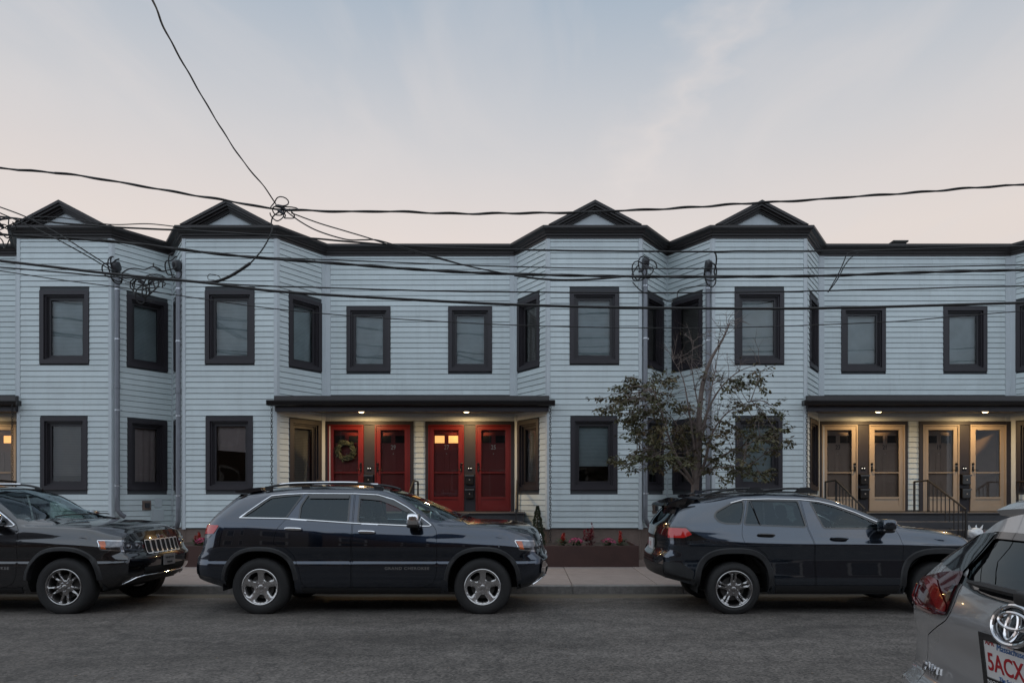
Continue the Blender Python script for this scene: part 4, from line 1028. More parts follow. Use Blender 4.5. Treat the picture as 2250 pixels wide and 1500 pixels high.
def side_text(c, root, body, size, X, Z, m, sx=1., dz=0, **kw):
    for sd in (-1,):
        p = c.sp(X, Z, .003, sd); n_ = c.nrm(*c.inv(X, Z)); tilt = math.atan2(n_.z, abs(n_.y))
        text_obj(body, size, m, root, p, (R(90)-tilt, 0, 0), sx=sx, **kw)
def cap_text(c, root, e, body, size, y, z, m, off=.008, sx=1., **kw):
    p = c.C(e, y, z, off); n_ = c.cn(e, y, z)
    q = n_.to_track_quat('Z', 'Y').to_euler(); return text_obj(body, size, m, root, p, q, sx=sx, **kw)
side_text(c2, car2, 'GRAND CHEROKEE', .052, 1.93, .625, CHROME, sx=1.15, ext=.002, spacing=1.15)
side_text(c1, car1, 'GRAND CHEROKEE', .052, 1.93, .625, CHROME, sx=1.15, ext=.002, spacing=1.15)
for c_, r_ in ((c1, car1), (c2, car2)):
    cap_text(c_, r_, 1, 'Jeep', .075, 0, 1.0, CHROME, off=.012, ext=.003, bold=.0015)
def plate(c, root, e, y, z, w=.305, h=.152, rows=(), m=PLATE, off=.012, frame=None):
    p = c.C(e, y, z, off); n_ = c.cn(e, y, z); n2 = Vector((n_.x, n_.y, n_.z*.5)).normalized(); q = n2.to_track_quat('Z', 'Y')
    mb = MB(); mb.cbox(-w/2, w/2, -h/2, h/2, -.012, .0, .002); o = mb.build('number_plate', m, root); o.location = p; o.rotation_mode = 'QUATERNION'; o.rotation_quaternion = q
    for body, size, x, yy, mm, sx, kw in rows:
        t = text_obj(body, size, mm, o, (x, yy, .001), (0, 0, 0), sx=sx, ext=.0008, **kw)
    if frame:
        fb = MB(); 
        for (a, b, cc, dd) in ((-w/2-.012, w/2+.012, h/2-.012, h/2+.014), (-w/2-.012, w/2+.012, -h/2-.020, -h/2+.010), (-w/2-.012, -w/2+.005, -h/2+.01, h/2-.012), (w/2-.005, w/2+.012, -h/2+.01, h/2-.012)): fb.box(a, b, cc, dd, -.010, .005)
        fb.build('plate_frame', frame, o)
    return o
DKT = mat('plate_dark_text', (.03, .03, .03), .5); GREYP = mat('plate_grey', (.22, .21, .21), .45)
pl1 = plate(c1, car1, 1, .0, .665, m=GREYP, off=.02)
for yy, wd in ((.03, .11), (-.035, .07)):      # two lines of dark script, too small to read
    sq = MB(); sq.tube([Vector((-wd+2*wd*i/40, yy+.017*math.sin(i*1.3)*math.cos(i*.37), .002)) for i in range(41)], .0042, 5); sq.build('lettering', DKT, pl1)
# stickers on the windscreens
# ---------------- the grey crossover parked to the right
RAV = dict(hdr=1.18, x0=-.98, x1=3.62, T=11, rnd=.13, tuck=.90, xr=.35, xf=2.95, bow_r=.16, bow_f=.28,
    zs=[(-.98, .48), (-.65, .38), (-.4, .30), (0, .28), (2.6, .28), (3.1, .27), (3.62, .34)],
    W=[(-.98, .87), (-.7, .905), (-.3, .922), (1.3, .915), (2.7, .922), (3.2, .90), (3.62, .85)],
    prof=[(.985, .48), (.972, .62), (.962, .74), (.992, .92)],
    zb=[(-.98, 1.235), (-.2, 1.205), (.15, 1.178), (1.0, 1.138), (2.1, 1.122), (2.4, 1.105), (2.8, 1.055), (3.2, .975), (3.62, .86)],
    zc=[(-.98, 1.42), (-.4, 1.475), (.1, 1.53), (.5, 1.545), (.95, 1.535), (1.3, 1.485), (1.6, 1.385), (1.9, 1.255), (2.12, 1.155), (2.3, 1.138), (2.8, 1.085), (3.2, 1.01), (3.62, .885)],
    wc=[(-.98, .60), (-.3, .68), (.5, .715), (1.1, .715), (1.6, .755), (1.9, .785), (2.12, .82), (2.4, .80), (3.2, .72), (3.62, .62)],
    zt=[(-.98, 1.50), (-.6, 1.57), (-.2, 1.615), (.4, 1.65), (.9, 1.645), (1.25, 1.60), (1.7, 1.445), (2.1, 1.285), (2.36, 1.185), (2.48, 1.165), (2.9, 1.125), (3.3, 1.045), (3.5, .98), (3.62, .90)],
    Gr=[(.3, .16), (.5, .04), (.62, 0), (.76, .0), (.84, .05), (1.05, .06), (1.17, .09), (1.3, .18), (1.45, .30), (1.6, .42)],
    Gf=[(.2, -.3), (.33, -.2), (.45, -.06), (.55, -.01), (.72, 0), (.80, -.05), (.95, -.14)])
def rav_common(c, root, PAINT, spoil, holes, wheelmat, arch_e=3.0, light=True):
    A = [arch(0., .45, .465, .35, arch_e), arch(2.69, .45, .465, .35, arch_e)]
    rear_door = [(1.06, .37), (1.045, .90), (1.035, .98), (.98, 1.14), (.92, 1.53), (.20, 1.535), (.165, 1.38), (.115, 1.17), (.10, 1.05), (.14, .93), (.30, .885), (.42, .80), (.50, .60), (.53, .42), (.57, .37)]
    front_door = [(1.07, .37), (1.055, .90), (1.045, .98), (.99, 1.14), (.93, 1.53), (1.1, 1.515), (1.35, 1.46), (1.62, 1.365), (1.90, 1.245), (2.13, 1.14), (2.18, 1.05), (2.21, .90), (2.215, .50), (2.18, .40), (2.05, .37)]
    w_f = [(1.20, 1.152), (1.055, 1.495), (1.18, 1.48), (1.36, 1.43), (1.63, 1.33), (1.88, 1.215), (1.98, 1.162), (1.97, 1.146)]
    w_r = [(.15, 1.20), (.20, 1.36), (.235, 1.51), (.885, 1.503), (.96, 1.165)]
    w_q = [(-.235, 1.30), (-.195, 1.36), (.045, 1.485), (.165, 1.505), (.155, 1.38), (.10, 1.205), (-.10, 1.212), (-.19, 1.24)]
    doors = [dict(out=rear_door, win=[w_r], glass=GLT, handle=[(.42, 1.055, 2)], hm=BLKG), dict(out=front_door, win=[w_f], glass=GLF, handle=[(1.38, 1.01, 2)], hm=PAINT)]
    ws = ([(2.42, 0), (2.38, .35), (2.27, .60), (2.15, .745)], [(2.02, .745), (1.80, .70), (1.50, .66), (1.32, .61), (1.27, .35), (1.26, 0)])
    body, _ = make_body(c, root, PAINT, doors, [w_q], A, ws, None, None)
    c.side_tube('window_trim', [(.0, 1.475), (.17, 1.522), (.5, 1.530), (.93, 1.520), (1.16, 1.497), (1.36, 1.450), (1.63, 1.352), (1.90, 1.232), (2.07, 1.148)], .0075, CHROME, root, off=.004)
    c.side_tube('window_divider', [(.255, 1.51), (.36, 1.185)], .010, BLKG, root, off=-.002)
    c.cap('front_bumper', 1, c.ring(1), [], PAINT, root)
    c.cap('front_grille', 1, densify(round_poly([(-.48, .50), (.48, .50), (.40, .80), (-.40, .80)], .04), .06), [], WELL, root, off=.004)
    c.patch('headlamp', c.loop(round_poly([(3.08, .94), (3.17, .87), (3.50, .83), (3.50, .90)], .02), .03), [], CLEARL, root, off=.006)
    arches_trim(c, root, A, PLASTIC, wd=.085, out=.022, axle=(0., 2.69), liner_r=.485, RZ=.35)
    c.patch('sill_trim', c.loop(round_poly([(.55, .295), (2.15, .295), (2.17, .40), (.53, .40)], .01)), [], PLASTIC, root, off=.007)
    for sd in (-1, 1):
        p = c.sp(1.97, 1.145, .0, sd); mr = MB(); sup(mr, p+Vector((-.02, sd*.15, .055)), (.095, .125, .070), .5, .6, 12, 24); mo = mr.build('mirror', PAINT, root, smooth=True)
        b = MB(); sup(b, p+Vector((-.02, sd*.13, -.02)), (.085, .12, .034), .6, .6, 10, 24); b.tube([p+Vector((.02, -sd*.02, -.03)), p+Vector((.0, sd*.09, -.01))], [.05, .035], 8); b.build('mirror_base', BLKG, mo, smooth=True)
    for x in (0., 2.69):
        for sd in (-1, 1): make_wheel(root, x, sd, .892, .350, holes, wheelmat, rr=.240)
    cabin(c, root, 1.22, .32, hip=.60, dash=2.08)
    return A
RVH = [(72*i+36, 13, 27, .085, .216) for i in range(5)]+[(72*i, 2.2, 2.8, .11, .206) for i in range(5)]
GREY = paint('grey_car_paint', (.028, .040, .060), .85)
c3 = Car(tabs(RAV)); car3 = empty('parked_car', (2.673, 9.83, -.015)); tag(car3, 'dark grey crossover with black roof rails parked beside the tree', 'car', 'cars parked along the kerb')
rav_common(c3, car3, GREY, None, RVH, ALLOYD)
tail = [(-.58, .70), (-.68, 1.0), (-.62, 1.20), (-.50, 1.44), (.50, 1.44), (.62, 1.20), (.68, 1.0), (.58, .70)]
rg = [(-.52, 1.16), (-.44, 1.40), (.44, 1.40), (.52, 1.16)]
c3.cap('bumper', 0, c3.ring(0), [densify(round_poly(tail, .04), .05)], GREY, car3)
tg3 = c3.cap('tailgate', 0, densify(inset(round_poly(tail, .04), .005), .05), [densify(round_poly(rg, .03), .05)], BLKG, car3)
c3.cap('rear_window', 0, densify(inset(round_poly(rg, .03), -.003), .05), [], GLT, car3, off=-.006)
c3.patch('tail_lamp', c3.loop(round_poly([(-.90, 1.02), (-.66, 1.02), (-.55, 1.065), (-.62, 1.145), (-.88, 1.15)], .015), .03), [], REDL, car3, off=.006)
c3.patch('lamp_surround', c3.loop(round_poly([(-.92, .985), (-.66, .985), (-.35, .995), (-.52, 1.09), (-.62, 1.165), (-.90, 1.172)], .015), .03), [], BLKG, car3, off=.003)
c3.cap('tail_lamp', 0, densify(round_poly([(.46, 1.05), (.72, 1.02), (.725, 1.14), (.46, 1.12)], .02), .04), [], REDK, car3, off=.006, both=True)
c3.cap('lower_bumper', 0, densify(round_poly([(-.70, .50), (.70, .50), (.74, .66), (-.74, .66)], .04), .05), [], PLASTIC, car3, off=.005)
c3.patch('bumper_trim', c3.loop(round_poly([(-.93, .50), (-.56, .45), (-.52, .58), (-.70, .70), (-.90, .70)], .02), .04), [], PLASTIC, car3, off=.005)
plate(c3, car3, 0, 0, .90, rows=[('121', .085, -.02, -.01, PRED, 1.1, {})])
cap_text(c3, car3, 0, '', .05, .45, .80, CHROME)
sp3 = MB(); pr = [(-.83, 1.440), (-.80, 1.475), (-.60, 1.545), (-.38, 1.595), (-.36, 1.545), (-.60, 1.46)]
sp3.prism([(x, -.56, z) for x, z in pr], (0, 1.12, 0)); so_ = sp3.build('spoiler', GREY, car3)
for sd in (-1, 1):
    fin = MB(); fin.prism([(-.80, sd*.565, 1.44), (-.79, sd*.565, 1.47), (-.55, sd*.60, 1.545), (-.45, sd*.61, 1.50), (-.60, sd*.60, 1.40)], (0, sd*.02, 0)); fin.build('spoiler_fin', BLKG, so_)
    rb = MB(); P_ = crom([Vector((x, sd*y, z)) for x, y, z in ((-.30, .575, 1.585), (-.10, .59, 1.635), (.10, .60, 1.668), (.38, .605, 1.672))], 6); rb.tube(P_, .014, 8)
    P2 = crom([Vector((x, sd*y, z)) for x, y, z in ((.42, .605, 1.628), (.60, .61, 1.655), (.85, .61, 1.672), (1.04, .605, 1.662))], 6); rb.tube(P2, .014, 8)
    rb.tube([Vector((-.32, sd*.575, 1.575)), Vector((.4, sd*.605, 1.636)), Vector((1.12, sd*.60, 1.615))], .012, 6)
    ro = rb.build('roof_rail', PLASTIC, car3, smooth=True)
    for x in (.34, 1.02):
        ft = MB(); ft.prism([(x-.13, sd*.585, 1.615), (x-.05, sd*.585, 1.685), (x+.06, sd*.585, 1.690), (x+.17, sd*.585, 1.610)], (0, sd*.05, 0)); ft.build('rail_foot', PLASTIC, ro)
fn = MB(); fn.prism([(-.32, -.02, 1.60), (-.30, -.012, 1.66), (-.12, -.02, 1.625)], (0, .04, 0)); fn.build('roof_antenna', GREY, car3)
# ---------------- the nearer silver-grey crossover, seen from behind
SIL = paint('silver_grey_paint', (.33, .325, .325), .3)
RV4 = dict(RAV); RV4.update(bow_r=.17, rnd=.07,
    W=[(-.98, .89), (-.7, .912), (-.3, .922), (1.3, .915), (2.7, .922), (3.2, .90), (3.62, .85)],
    zb=[(-.98, 1.175), (-.55, 1.19), (-.2, 1.20), (.15, 1.178), (1.0, 1.138), (2.1, 1.122), (2.4, 1.105), (2.8, 1.055), (3.2, .975), (3.62, .86)],
    wc=[(-.98, .52), (-.6, .60), (-.2, .675), (.5, .715), (1.1, .715), (1.6, .755), (1.9, .785), (2.12, .82), (2.4, .80), (3.2, .72), (3.62, .62)],
    Gr=[(.3, .10), (.45, .02), (.6, -.02), (.745, -.02), (.80, .035), (.93, .05), (1.06, .03), (1.17, .055), (1.24, .10), (1.35, .185), (1.47, .265), (1.6, .345)],
    zc=[(-.98, 1.41), (-.4, 1.47), (.1, 1.52), (.5, 1.54), (.95, 1.535), (1.3, 1.485), (1.6, 1.385), (1.9, 1.255), (2.12, 1.155), (2.3, 1.138), (2.8, 1.085), (3.2, 1.01), (3.62, .885)])
c4 = Car(tabs(RV4)); car4 = empty('parked_car', (2.555, 2.255, .003)); tag(car4, 'near silver-grey crossover seen from behind at the right edge', 'car')
rav_common(c4, car4, SIL, None, RVH, ALLOY)
tail = [(.62, .70), (.64, .96), (.41, 1.065), (.375, 1.12), (.375, 1.20), (.395, 1.262), (.475, 1.28), (.44, 1.41)]; tail = [(-y, z) for y, z in tail]+tail[::-1]
rg = [(-.44, 1.228), (-.40, 1.40), (.40, 1.40), (.44, 1.228), (.25, 1.195), (0, 1.185), (-.25, 1.195)]
c4.cap('bumper', 0, c4.ring(0), [densify(round_poly(tail, .03), .04)], SIL, car4, d=.03)
tg4 = c4.cap('tailgate', 0, densify(inset(round_poly(tail, .03), .004), .04), [densify(round_poly(rg, .03), .04)], SIL, car4, d=.03)
c4.cap('rear_window', 0, densify(inset(round_poly(rg, .03), -.003), .04), [], GLT, car4, off=-.005)
c4.cap('pillar_garnish', 0, densify(round_poly([(.425, 1.235), (.645, 1.262), (.49, 1.395), (.40, 1.405)], .012), .03), [], BLKG, car4, off=.006, both=True)
c4.patch('pillar_garnish', c4.loop(round_poly([(-.87, 1.262), (-.62, 1.275), (-.56, 1.385), (-.72, 1.39)], .012), .03), [], BLKG, car4, off=.005)
c4.cap('window_seal', 0, densify(inset(round_poly(rg, .03), -.010), .04), [densify(inset(round_poly(rg, .03), .016), .04)], BLKG, car4, off=.003)
tl = round_poly([(.40, 1.085), (.385, 1.13), (.385, 1.20), (.41, 1.252), (.56, 1.232), (.735, 1.19), (.785, 1.085), (.70, 1.07), (.56, 1.065)], .02)
for o, sd in zip(c4.cap('lamp_housing', 0, densify(tl, .03), [], REDK, car4, off=.010, both=True), (-1, 1)): pass
wedge = round_poly([(.40, 1.095), (.40, 1.12), (.56, 1.20), (.67, 1.200), (.68, 1.18), (.60, 1.155), (.46, 1.092)], .012)
REDM = mat('deep_red_lens', (.16, .007, .008), .10, coat=1.0)
c4.cap('tail_lamp', 0, densify(wedge, .03), [], REDM, car4, off=.014, both=True)
c4.cap('reversing_lamp', 0, densify(round_poly([(.393, 1.135), (.39, 1.20), (.41, 1.20), (.427, 1.145)], .006), .03), [], CLEARL, car4, off=.015, both=True)
lt = MB(); lt.tube([c4.C(0, y, z, .016) for y, z in densify([(.745, 1.16), (.755, 1.105), (.66, 1.085), (.54, 1.085)], .03, False)], .004, 5); lt.build('lamp_strip', REDM, car4)
c4.patch('tail_lamp', c4.loop(round_poly([(-.885, 1.06), (-.70, 1.09), (-.62, 1.165), (-.66, 1.20), (-.88, 1.19)], .015), .03), [], REDK, car4, off=.007)
c4.cap('lower_bumper', 0, densify(round_poly([(-.70, .49), (.70, .49), (.76, .60), (-.76, .60)], .04), .05), [], PLASTIC, car4, off=.005)
sp4 = MB(); pr = [(-.64, 1.455), (-.655, 1.475), (-.60, 1.50), (-.40, 1.565), (-.30, 1.59), (-.28, 1.52), (-.55, 1.44)]
n_ = 16; vs = []
for i in range(n_+1):
    y = -.57+1.14*i/n_
    for x, z in pr: vs.append((x+.03*(abs(y)/.57)**3, y, z+.03-.015*(abs(y)/.57)**2.5))
k = len(pr); sp4.add(vs, [(i*k+j, (i+1)*k+j, (i+1)*k+(j+1) % k, i*k+(j+1) % k) for i in range(n_) for j in range(k)]); sp4.add(vs[:k], [tuple(range(k))]); sp4.add(vs[-k:], [tuple(range(k))])
so4 = sp4.build('spoiler', SIL, car4, smooth=True)
und = MB(); und.box(-.56, -.34, -.45, .45, 1.415, 1.46); und.build('spoiler_underside', BLKG, so4)
hl = MB(); hl.box(-.60, -.585, -.14, .14, 1.452, 1.47); hl.build('brake_lamp', REDK, so4)
wp = MB(); wp.tube([c4.C(0, y, 1.205+.02*y, .03) for y in np.linspace(-.02, .30, 8)], [.014]*6+[.010, .006], 6); sup(wp, c4.C(0, -.03, 1.20, .02), (.03, .05, .025)); wp.build('rear_wiper', PLASTIC, car4, smooth=True)
# ring-shaped badge, plate and lettering
q4 = c4.cn(0, 0, 1.12).to_track_quat('Z', 'Y').to_matrix(); p4 = c4.C(0, 0, 1.115, .010)
bd = MB(); sup(bd, (0, 0, 0), (.098, .068, .010), .6, 1., 8, 40); bo = bd.build('badge', BLKG, car4, smooth=True); bo.location = p4; bo.rotation_euler = q4.to_euler()
el = lambda cx, cy, a, b: [Vector((cx+a*math.cos(2*math.pi*i/40), cy+b*math.sin(2*math.pi*i/40), .010)) for i in range(40)]
for (cx, cy, a, b, r) in ((0, 0, .096, .066, .0085), (0, .014, .068, .027, .008), (0, -.004, .026, .046, .0075)):
    e_ = MB(); e_.tube(el(cx, cy, a, b), r, 8, True); e_.build('badge_ring', CHROME, bo, smooth=True)
plate(c4, car4, 0, 0, .985, rows=[('5ACX', .088, -.048, -.012, PRED, .78, dict(bold=.001)), ('APR', .026, -.115, .058, PRED, 1, {}), ('Massachusetts', .032, .0, .050, PBLUE, .9, dict(font_shear=.2)), ('The Spirit of America', .022, .0, -.060, PBLUE, .9, dict(font_shear=.2))], off=.016, frame=BLKG)
fp = [o for o in car4.children if o.name.startswith('number_plate')][0]
text_obj('NORTHE', .024, PLATE, fp, (-.083, -.083, .0055), (0, 0, 0), ext=.0006, sx=1.2); text_obj('LEX', .024, PLATE, fp, (-.02, .077, .0055), (0, 0, 0), ext=.0006, sx=1.3)
cap_text(c4, car4, 0, 'RAV4', .055, .57, .83, CHROME, off=.006, ext=.004, sx=1.2, bold=.001)
# ------------------------------------------------------------------ stoops, railings, porch fittings
STEPM = mat('painted_step', (.045, .044, .048), .5, var=.2, vscale=4, bump=.15)
def make_steps(x0, x1, label):
    root = empty('entrance_steps', ((x0+x1)/2, 14.6, .12)); tag(root, label, 'steps', 'front steps'); of = Vector(root.location)
    p = MB(); p.cbox(x0, x1, 15.30, YR-.005, .13, 1.15, .012); p.build('platform', STEPM, root, loc=-of)
    n_ = MB(); n_.cbox(x0-.03, x1+.03, 15.26, YR-.02, 1.152, 1.185, .008); n_.build('landing_slab', STEPM, root, loc=-of)
    for k_ in range(1, 6):
        z = 1.17-.172*k_; s_ = MB(); s_.cbox(x0+.02, x1-.02, 15.30-.28*k_, 15.30-.28*(k_-1)+.01, .128, z, .012); s_.build('step', STEPM, root, loc=-of)
    return root
make_steps(-4.96, -.15, 'dark painted steps below the red doors')
make_steps(7.08, 11.9, 'dark painted steps below the tan doors')
make_steps(-17.0, -12.3, 'dark painted steps behind the black SUV at the left edge')
def make_rail(x, label, y_end=14.47):
    root = empty('hand_rail', (x, 15.4, 1.18)); tag(root, label, 'railing', 'black steel stair railings'); of = Vector(root.location)
    top = [Vector((x, 16.42, 1.90)), Vector((x, 15.86, 1.92)), Vector((x, y_end, 1.27))]
    for i in range(2):
        t = MB(); t.tube([top[i], top[i+1]], .021, 8); t.build('top_rail', STEEL, root, loc=-of)
    low = [Vector((x, 15.86, 1.24)), Vector((x, y_end, .60))]
    t = MB(); t.tube(low, .012, 6); t.build('bottom_rail', STEEL, root, loc=-of)
    for p, z0 in ((top[0], 1.18), (top[2], .48)):
        t = MB(); t.box(p.x-.019, p.x+.019, p.y-.019, p.y+.019, z0, p.z); t.build('post', STEEL, root, loc=-of)
    n = 9
    for i in range(n):
        f = (i+.3)/n; a = top[1].lerp(top[2], f); b = low[0].lerp(low[1], f); t = MB(); t.box(x-.008, x+.008, a.y-.008, a.y+.008, b.z, a.z); t.build('baluster', STEEL, root, loc=-of)
    t = MB(); t.box(x-.010, x+.010, 15.86, 15.88, 1.18, 1.9); t.build('baluster', STEEL, root, loc=-of)
    return root
for x, l in ((-4.93, 'black stair railing left of the wreathed red door'), (-2.70, 'black stair railing between the two pairs of red doors'), (-.30, 'black stair railing beside the rightmost red door and small conifer'),
             (7.10, 'black stair railing left of the first tan door behind the grey crossover'), (9.24, 'black stair railing between the two pairs of tan doors'), (11.72, 'black stair railing beyond the last tan door at the right edge'), (-12.36, 'black railing top above the black SUV bonnet at the left edge')):
    make_rail(x, l)
WARM = (1.0, .66, .30)
LAMPM = mat('lamp_lens', (1, .9, .7), .4, emit=(1.0, .72, .38), estr=7.0)
def porch_lamp(x, label):
    root = empty('porch_lamp', (x, 16.05, 3.56)); tag(root, label, 'lamp', 'lit porch ceiling lamps')
    b = MB(); b.lathe([(.0, .0), (.105, .0), (.105, -.012), (.09, -.020)], 24); b.build('lamp_ring', mat('lamp_ring_bronze', (.05, .04, .035), .4, metal=.5), root, smooth=True)
    d_ = MB(); d_.lathe([(.064, -.014), (.06, -.034), (.04, -.045), (.0, -.048)], 24); d_.build('lamp_lens', LAMPM, root, smooth=True)
    ld = bpy.data.lights.new('porch_lamp_light', 'AREA'); ld.shape = 'DISK'; ld.size = .16; ld.energy = 23; ld.color = WARM; lo = bpy.data.objects.new('porch_lamp_light', ld); COL.objects.link(lo); lo.parent = root; lo.location = (0, 0, -.055)
for x, l in ((-3.97, 'lit round porch lamp above the wreathed red door'), (-1.50, 'lit round porch lamp above red doors 27 and 25'), (8.19, 'lit round porch lamp above tan doors 23 and 21'), (10.70, 'lit round porch lamp above tan door 19'), (-13.55, 'porch lamp glowing at the left edge over the brown door')): porch_lamp(x, l)
MBX = mat('mailbox_black', (.010, .009, .009), .3, var=.1, coat=.3)
def mailbox(x, z, label):
    Y = YR-.02; root = empty('mailbox', (x, Y, z)); tag(root, label, 'mailbox', 'black wall mailboxes')
    b = MB(); b.cbox(-.10, .10, -.105, .0, 0, .215, .012); b.build('box', MBX, root)
    l_ = MB(); l_.prism([(-.112, .0, .262), (-.112, -.125, .228), (-.112, -.13, .200), (-.112, -.118, .200), (-.112, -.115, .218), (-.112, .0, .248)], (.224, 0, 0)); l_.build('lid', MBX, root)
    k_ = MB(); k_.box(-.012, .012, -.118, -.104, .10, .125); k_.build('latch', BRASS, root)
for x, w1, w2 in ((-3.922, 'wreathed door and red door 29', 'a'), (-1.472, 'red doors 27 and 25', 'b'), (8.117, 'tan doors 23 and 21', 'c'), (10.587, 'tan door 19 and the open tan door', 'd')):
    mailbox(x, 1.84, 'upper black mailbox between '+w1); mailbox(x, 1.50, 'lower black mailbox between '+w1)
    db = empty('doorbell', (x, YR-.02, 2.235)); tag(db, 'small pair of white doorbell buttons between '+w1, 'doorbell', 'doorbells')
    for q in (-.028, .028):
        b = MB(); b.cbox(q-.022, q+.022, -.016, 0, -.05, .05, .004); b.build('plate', BLKM, db); c_ = MB(); c_.lathe([(0, -.024), (.010, -.022), (.012, -.014)], 10, (q, 0, 0), 'y'); c_.build('button', mat('bell_glow', (.8, .8, .8), .4, emit=(1, .97, .9), estr=.9), db)
def chain(px, label, z1=.35, D=15.30):
    x = (px-CX)*D/F; root = empty('rain_chain', (x, D, 3.58)); tag(root, label, 'rain chain', 'rain chains hung from the porch gutters')
    mb = MB(); z = 0.; i = 0; rr = random.Random(int(px))
    while 3.58+z > z1:
        a = i % 2; sw = .004*math.sin(i*.7)
        P_ = []
        for k_ in range(12):
            th = 2*math.pi*k_/12; u, w_ = .021*math.cos(th), .038*math.sin(th)
            P_.append(Vector((u if a == 0 else sw, 0 if a == 0 else u, z-.038+w_)))
        mb.tube(P_, .0062, 5, True); z -= .060; i += 1
    mb.build('links', mat('chain_black', (.012, .011, .011), .4, metal=.4), root)
    h = MB(); h.box(-.006, .006, -.006, .006, -.01, .03); h.build('hook', BLKM, root)
chain(597, 'black rain chain at the left end of the red-door porch'); chain(1209, 'black rain chain beside the small conifer at the red-door porch', .56); chain(1773, 'black rain chain at the left end of the tan-door porch'); chain(27, 'black rain chain before the glowing door at the left edge')
# wreath on the first red door
wr = empty('wreath', (-4.49, YR-.045, 2.66)); tag(wr, 'round green leaf wreath hanging on the leftmost red door', 'wreath')
t = MB(); t.tube([Vector((.185*math.cos(2*math.pi*i/30), 0, .185*math.sin(2*math.pi*i/30))) for i in range(30)], .022, 7, True); t.build('twig_ring', mat('wreath_twigs', (.05, .035, .02), .9), wr)
lv = MB(); rr = random.Random(3)
def leaf(mb, p, d, n_, l, w):
    d = d.normalized(); s_ = d.cross(n_)
    if s_.length < 1e-4: s_ = d.cross(Vector((0, 1, .1)))
    s_.normalize(); n2 = s_.cross(d)
    mb.add([p, p+d*l*.45+s_*w-n2*l*.06, p+d*l-n2*l*.16, p+d*l*.45-s_*w-n2*l*.06, p+d*l*.48+n2*l*.02], [(0, 1, 4), (1, 2, 4), (2, 3, 4), (3, 0, 4)])
for i in range(620):
    a = rr.uniform(0, 6.283); r0 = .185+rr.uniform(-.03, .03); p = Vector((r0*math.cos(a), rr.uniform(-.04, .0), r0*math.sin(a)))
    d = Vector((-math.sin(a)+math.cos(a)*rr.uniform(-.9, .9), rr.uniform(-.5, .1), math.cos(a)+math.sin(a)*rr.uniform(-.9, .9))); leaf(lv, p, d, Vector((rr.uniform(-.5, .5), -1, rr.uniform(-.5, .5))), rr.uniform(.075, .13), .017)
tag(lv.build('leaves', mat('wreath_leaf', (.022, .028, .013), .6, var=.6, vscale=40), wr), kind='stuff')
# ------------------------------------------------------------------ service conduits, wall boxes
PIPE = mat('conduit_grey', (.20, .21, .235), .4, metal=.25, var=.12, vscale=6)
STRAP = mat('galvanised', (.55, .57, .60), .3, metal=.8)
HEAD = mat('weatherhead_grey', (.035, .035, .04), .45)
def conduit(x, y, z0, z1, label, turn=1):
    root = empty('service_conduit', (x, y, z0)); tag(root, label, 'conduit', 'electric service conduits on the bay corners'); h = z1-z0
    p = MB(); p.tube([Vector((turn*.10, .12, -.16)), Vector((turn*.06, .06, -.12)), Vector((0, 0, 0)), Vector((0, 0, .3)), Vector((0, 0, h))], .052, 14); p.build('pipe', PIPE, root, smooth=True)
    for f in (.10, .42, .72, .93):
        s_ = MB(); s_.lathe([(.053, -.016), (.058, -.014), (.058, .014), (.053, .016)], 16, (0, 0, h*f)); s_.box(-.085, .085, .035, .055, h*f-.014, h*f+.014); s_.build('strap', STRAP, root, smooth=True)
    c_ = MB(); c_.lathe([(.055, h*.52-.05), (.062, h*.52-.045), (.062, h*.52+.045), (.055, h*.52+.05)], 16); c_.build('coupling', PIPE, root, smooth=True)
    w = MB(); rot = Matrix.Rotation(R(28), 3, 'X'); sup(w, (0, -.05, h+.12), (.078, .14, .11), .55, .7, 12, 20, rot); w.lathe([(.06, h-.02), (.068, h), (.06, h+.05)], 14); w.build('weatherhead', HEAD, root, smooth=True)
    return root
BLKW = mat('cable_rubber', (.010, .009, .009), .55, var=.2, vscale=10); WHW = mat('bare_neutral', (.55, .56, .58), .4, metal=.5)
conduit(-9.375, 15.50, 1.25, 6.62, 'grey service conduit at the right corner of the leftmost bay', 1)
conduit(-8.00, 15.52, 1.0, 6.66, 'grey service conduit at the left corner of the second bay', -1)
conduit(2.615, 15.50, 1.05, 6.72, 'grey service conduit at the right corner of the third bay', 1)
conduit(4.04, 15.52, 1.05, 6.66, 'grey service conduit at the left corner of the fourth bay, behind the tree', -1)
def wallbox(name, f, a, z, w, h, d_, label, cat, m, extra=None):
    c_ = f.pt(a, z, .026); root = empty(name, c_); tag(root, label, cat); of = Vector(c_)
    b = MB(); f.box(b, a-w/2, a+w/2, z-h/2, z+h/2, .0, .026+d_); b.build('cover', m, root, loc=-of)
    if extra:
        e = MB(); f.box(e, a-w/4, a+w/4, z-h/4, z+h/4, .026+d_, .026+d_+.05); e.build('nozzle', extra, root, loc=-of)
fa = flA[3]; fb_ = flB[6]
wallbox('vent_hood', fa, .75, 1.34, .19, .22, .02, 'small square vent with dark nozzle on the leftmost bay', 'vent', CONC, HEAD)
wallbox('access_panel', fa, 1.02, 1.40, .16, .22, .01, 'small blank panel right of the wall vent', 'panel', TRIMB)
wallbox('access_panel', fa, 1.00, 1.10, .30, .28, .012, 'larger blank panel below the small one by the wall vent', 'panel', TRIMB)
wallbox('outlet_box', fb_, .62, 1.27, .14, .24, .05, 'small outlet box on the third bay above the crossover tail', 'outlet', CONC, HEAD)
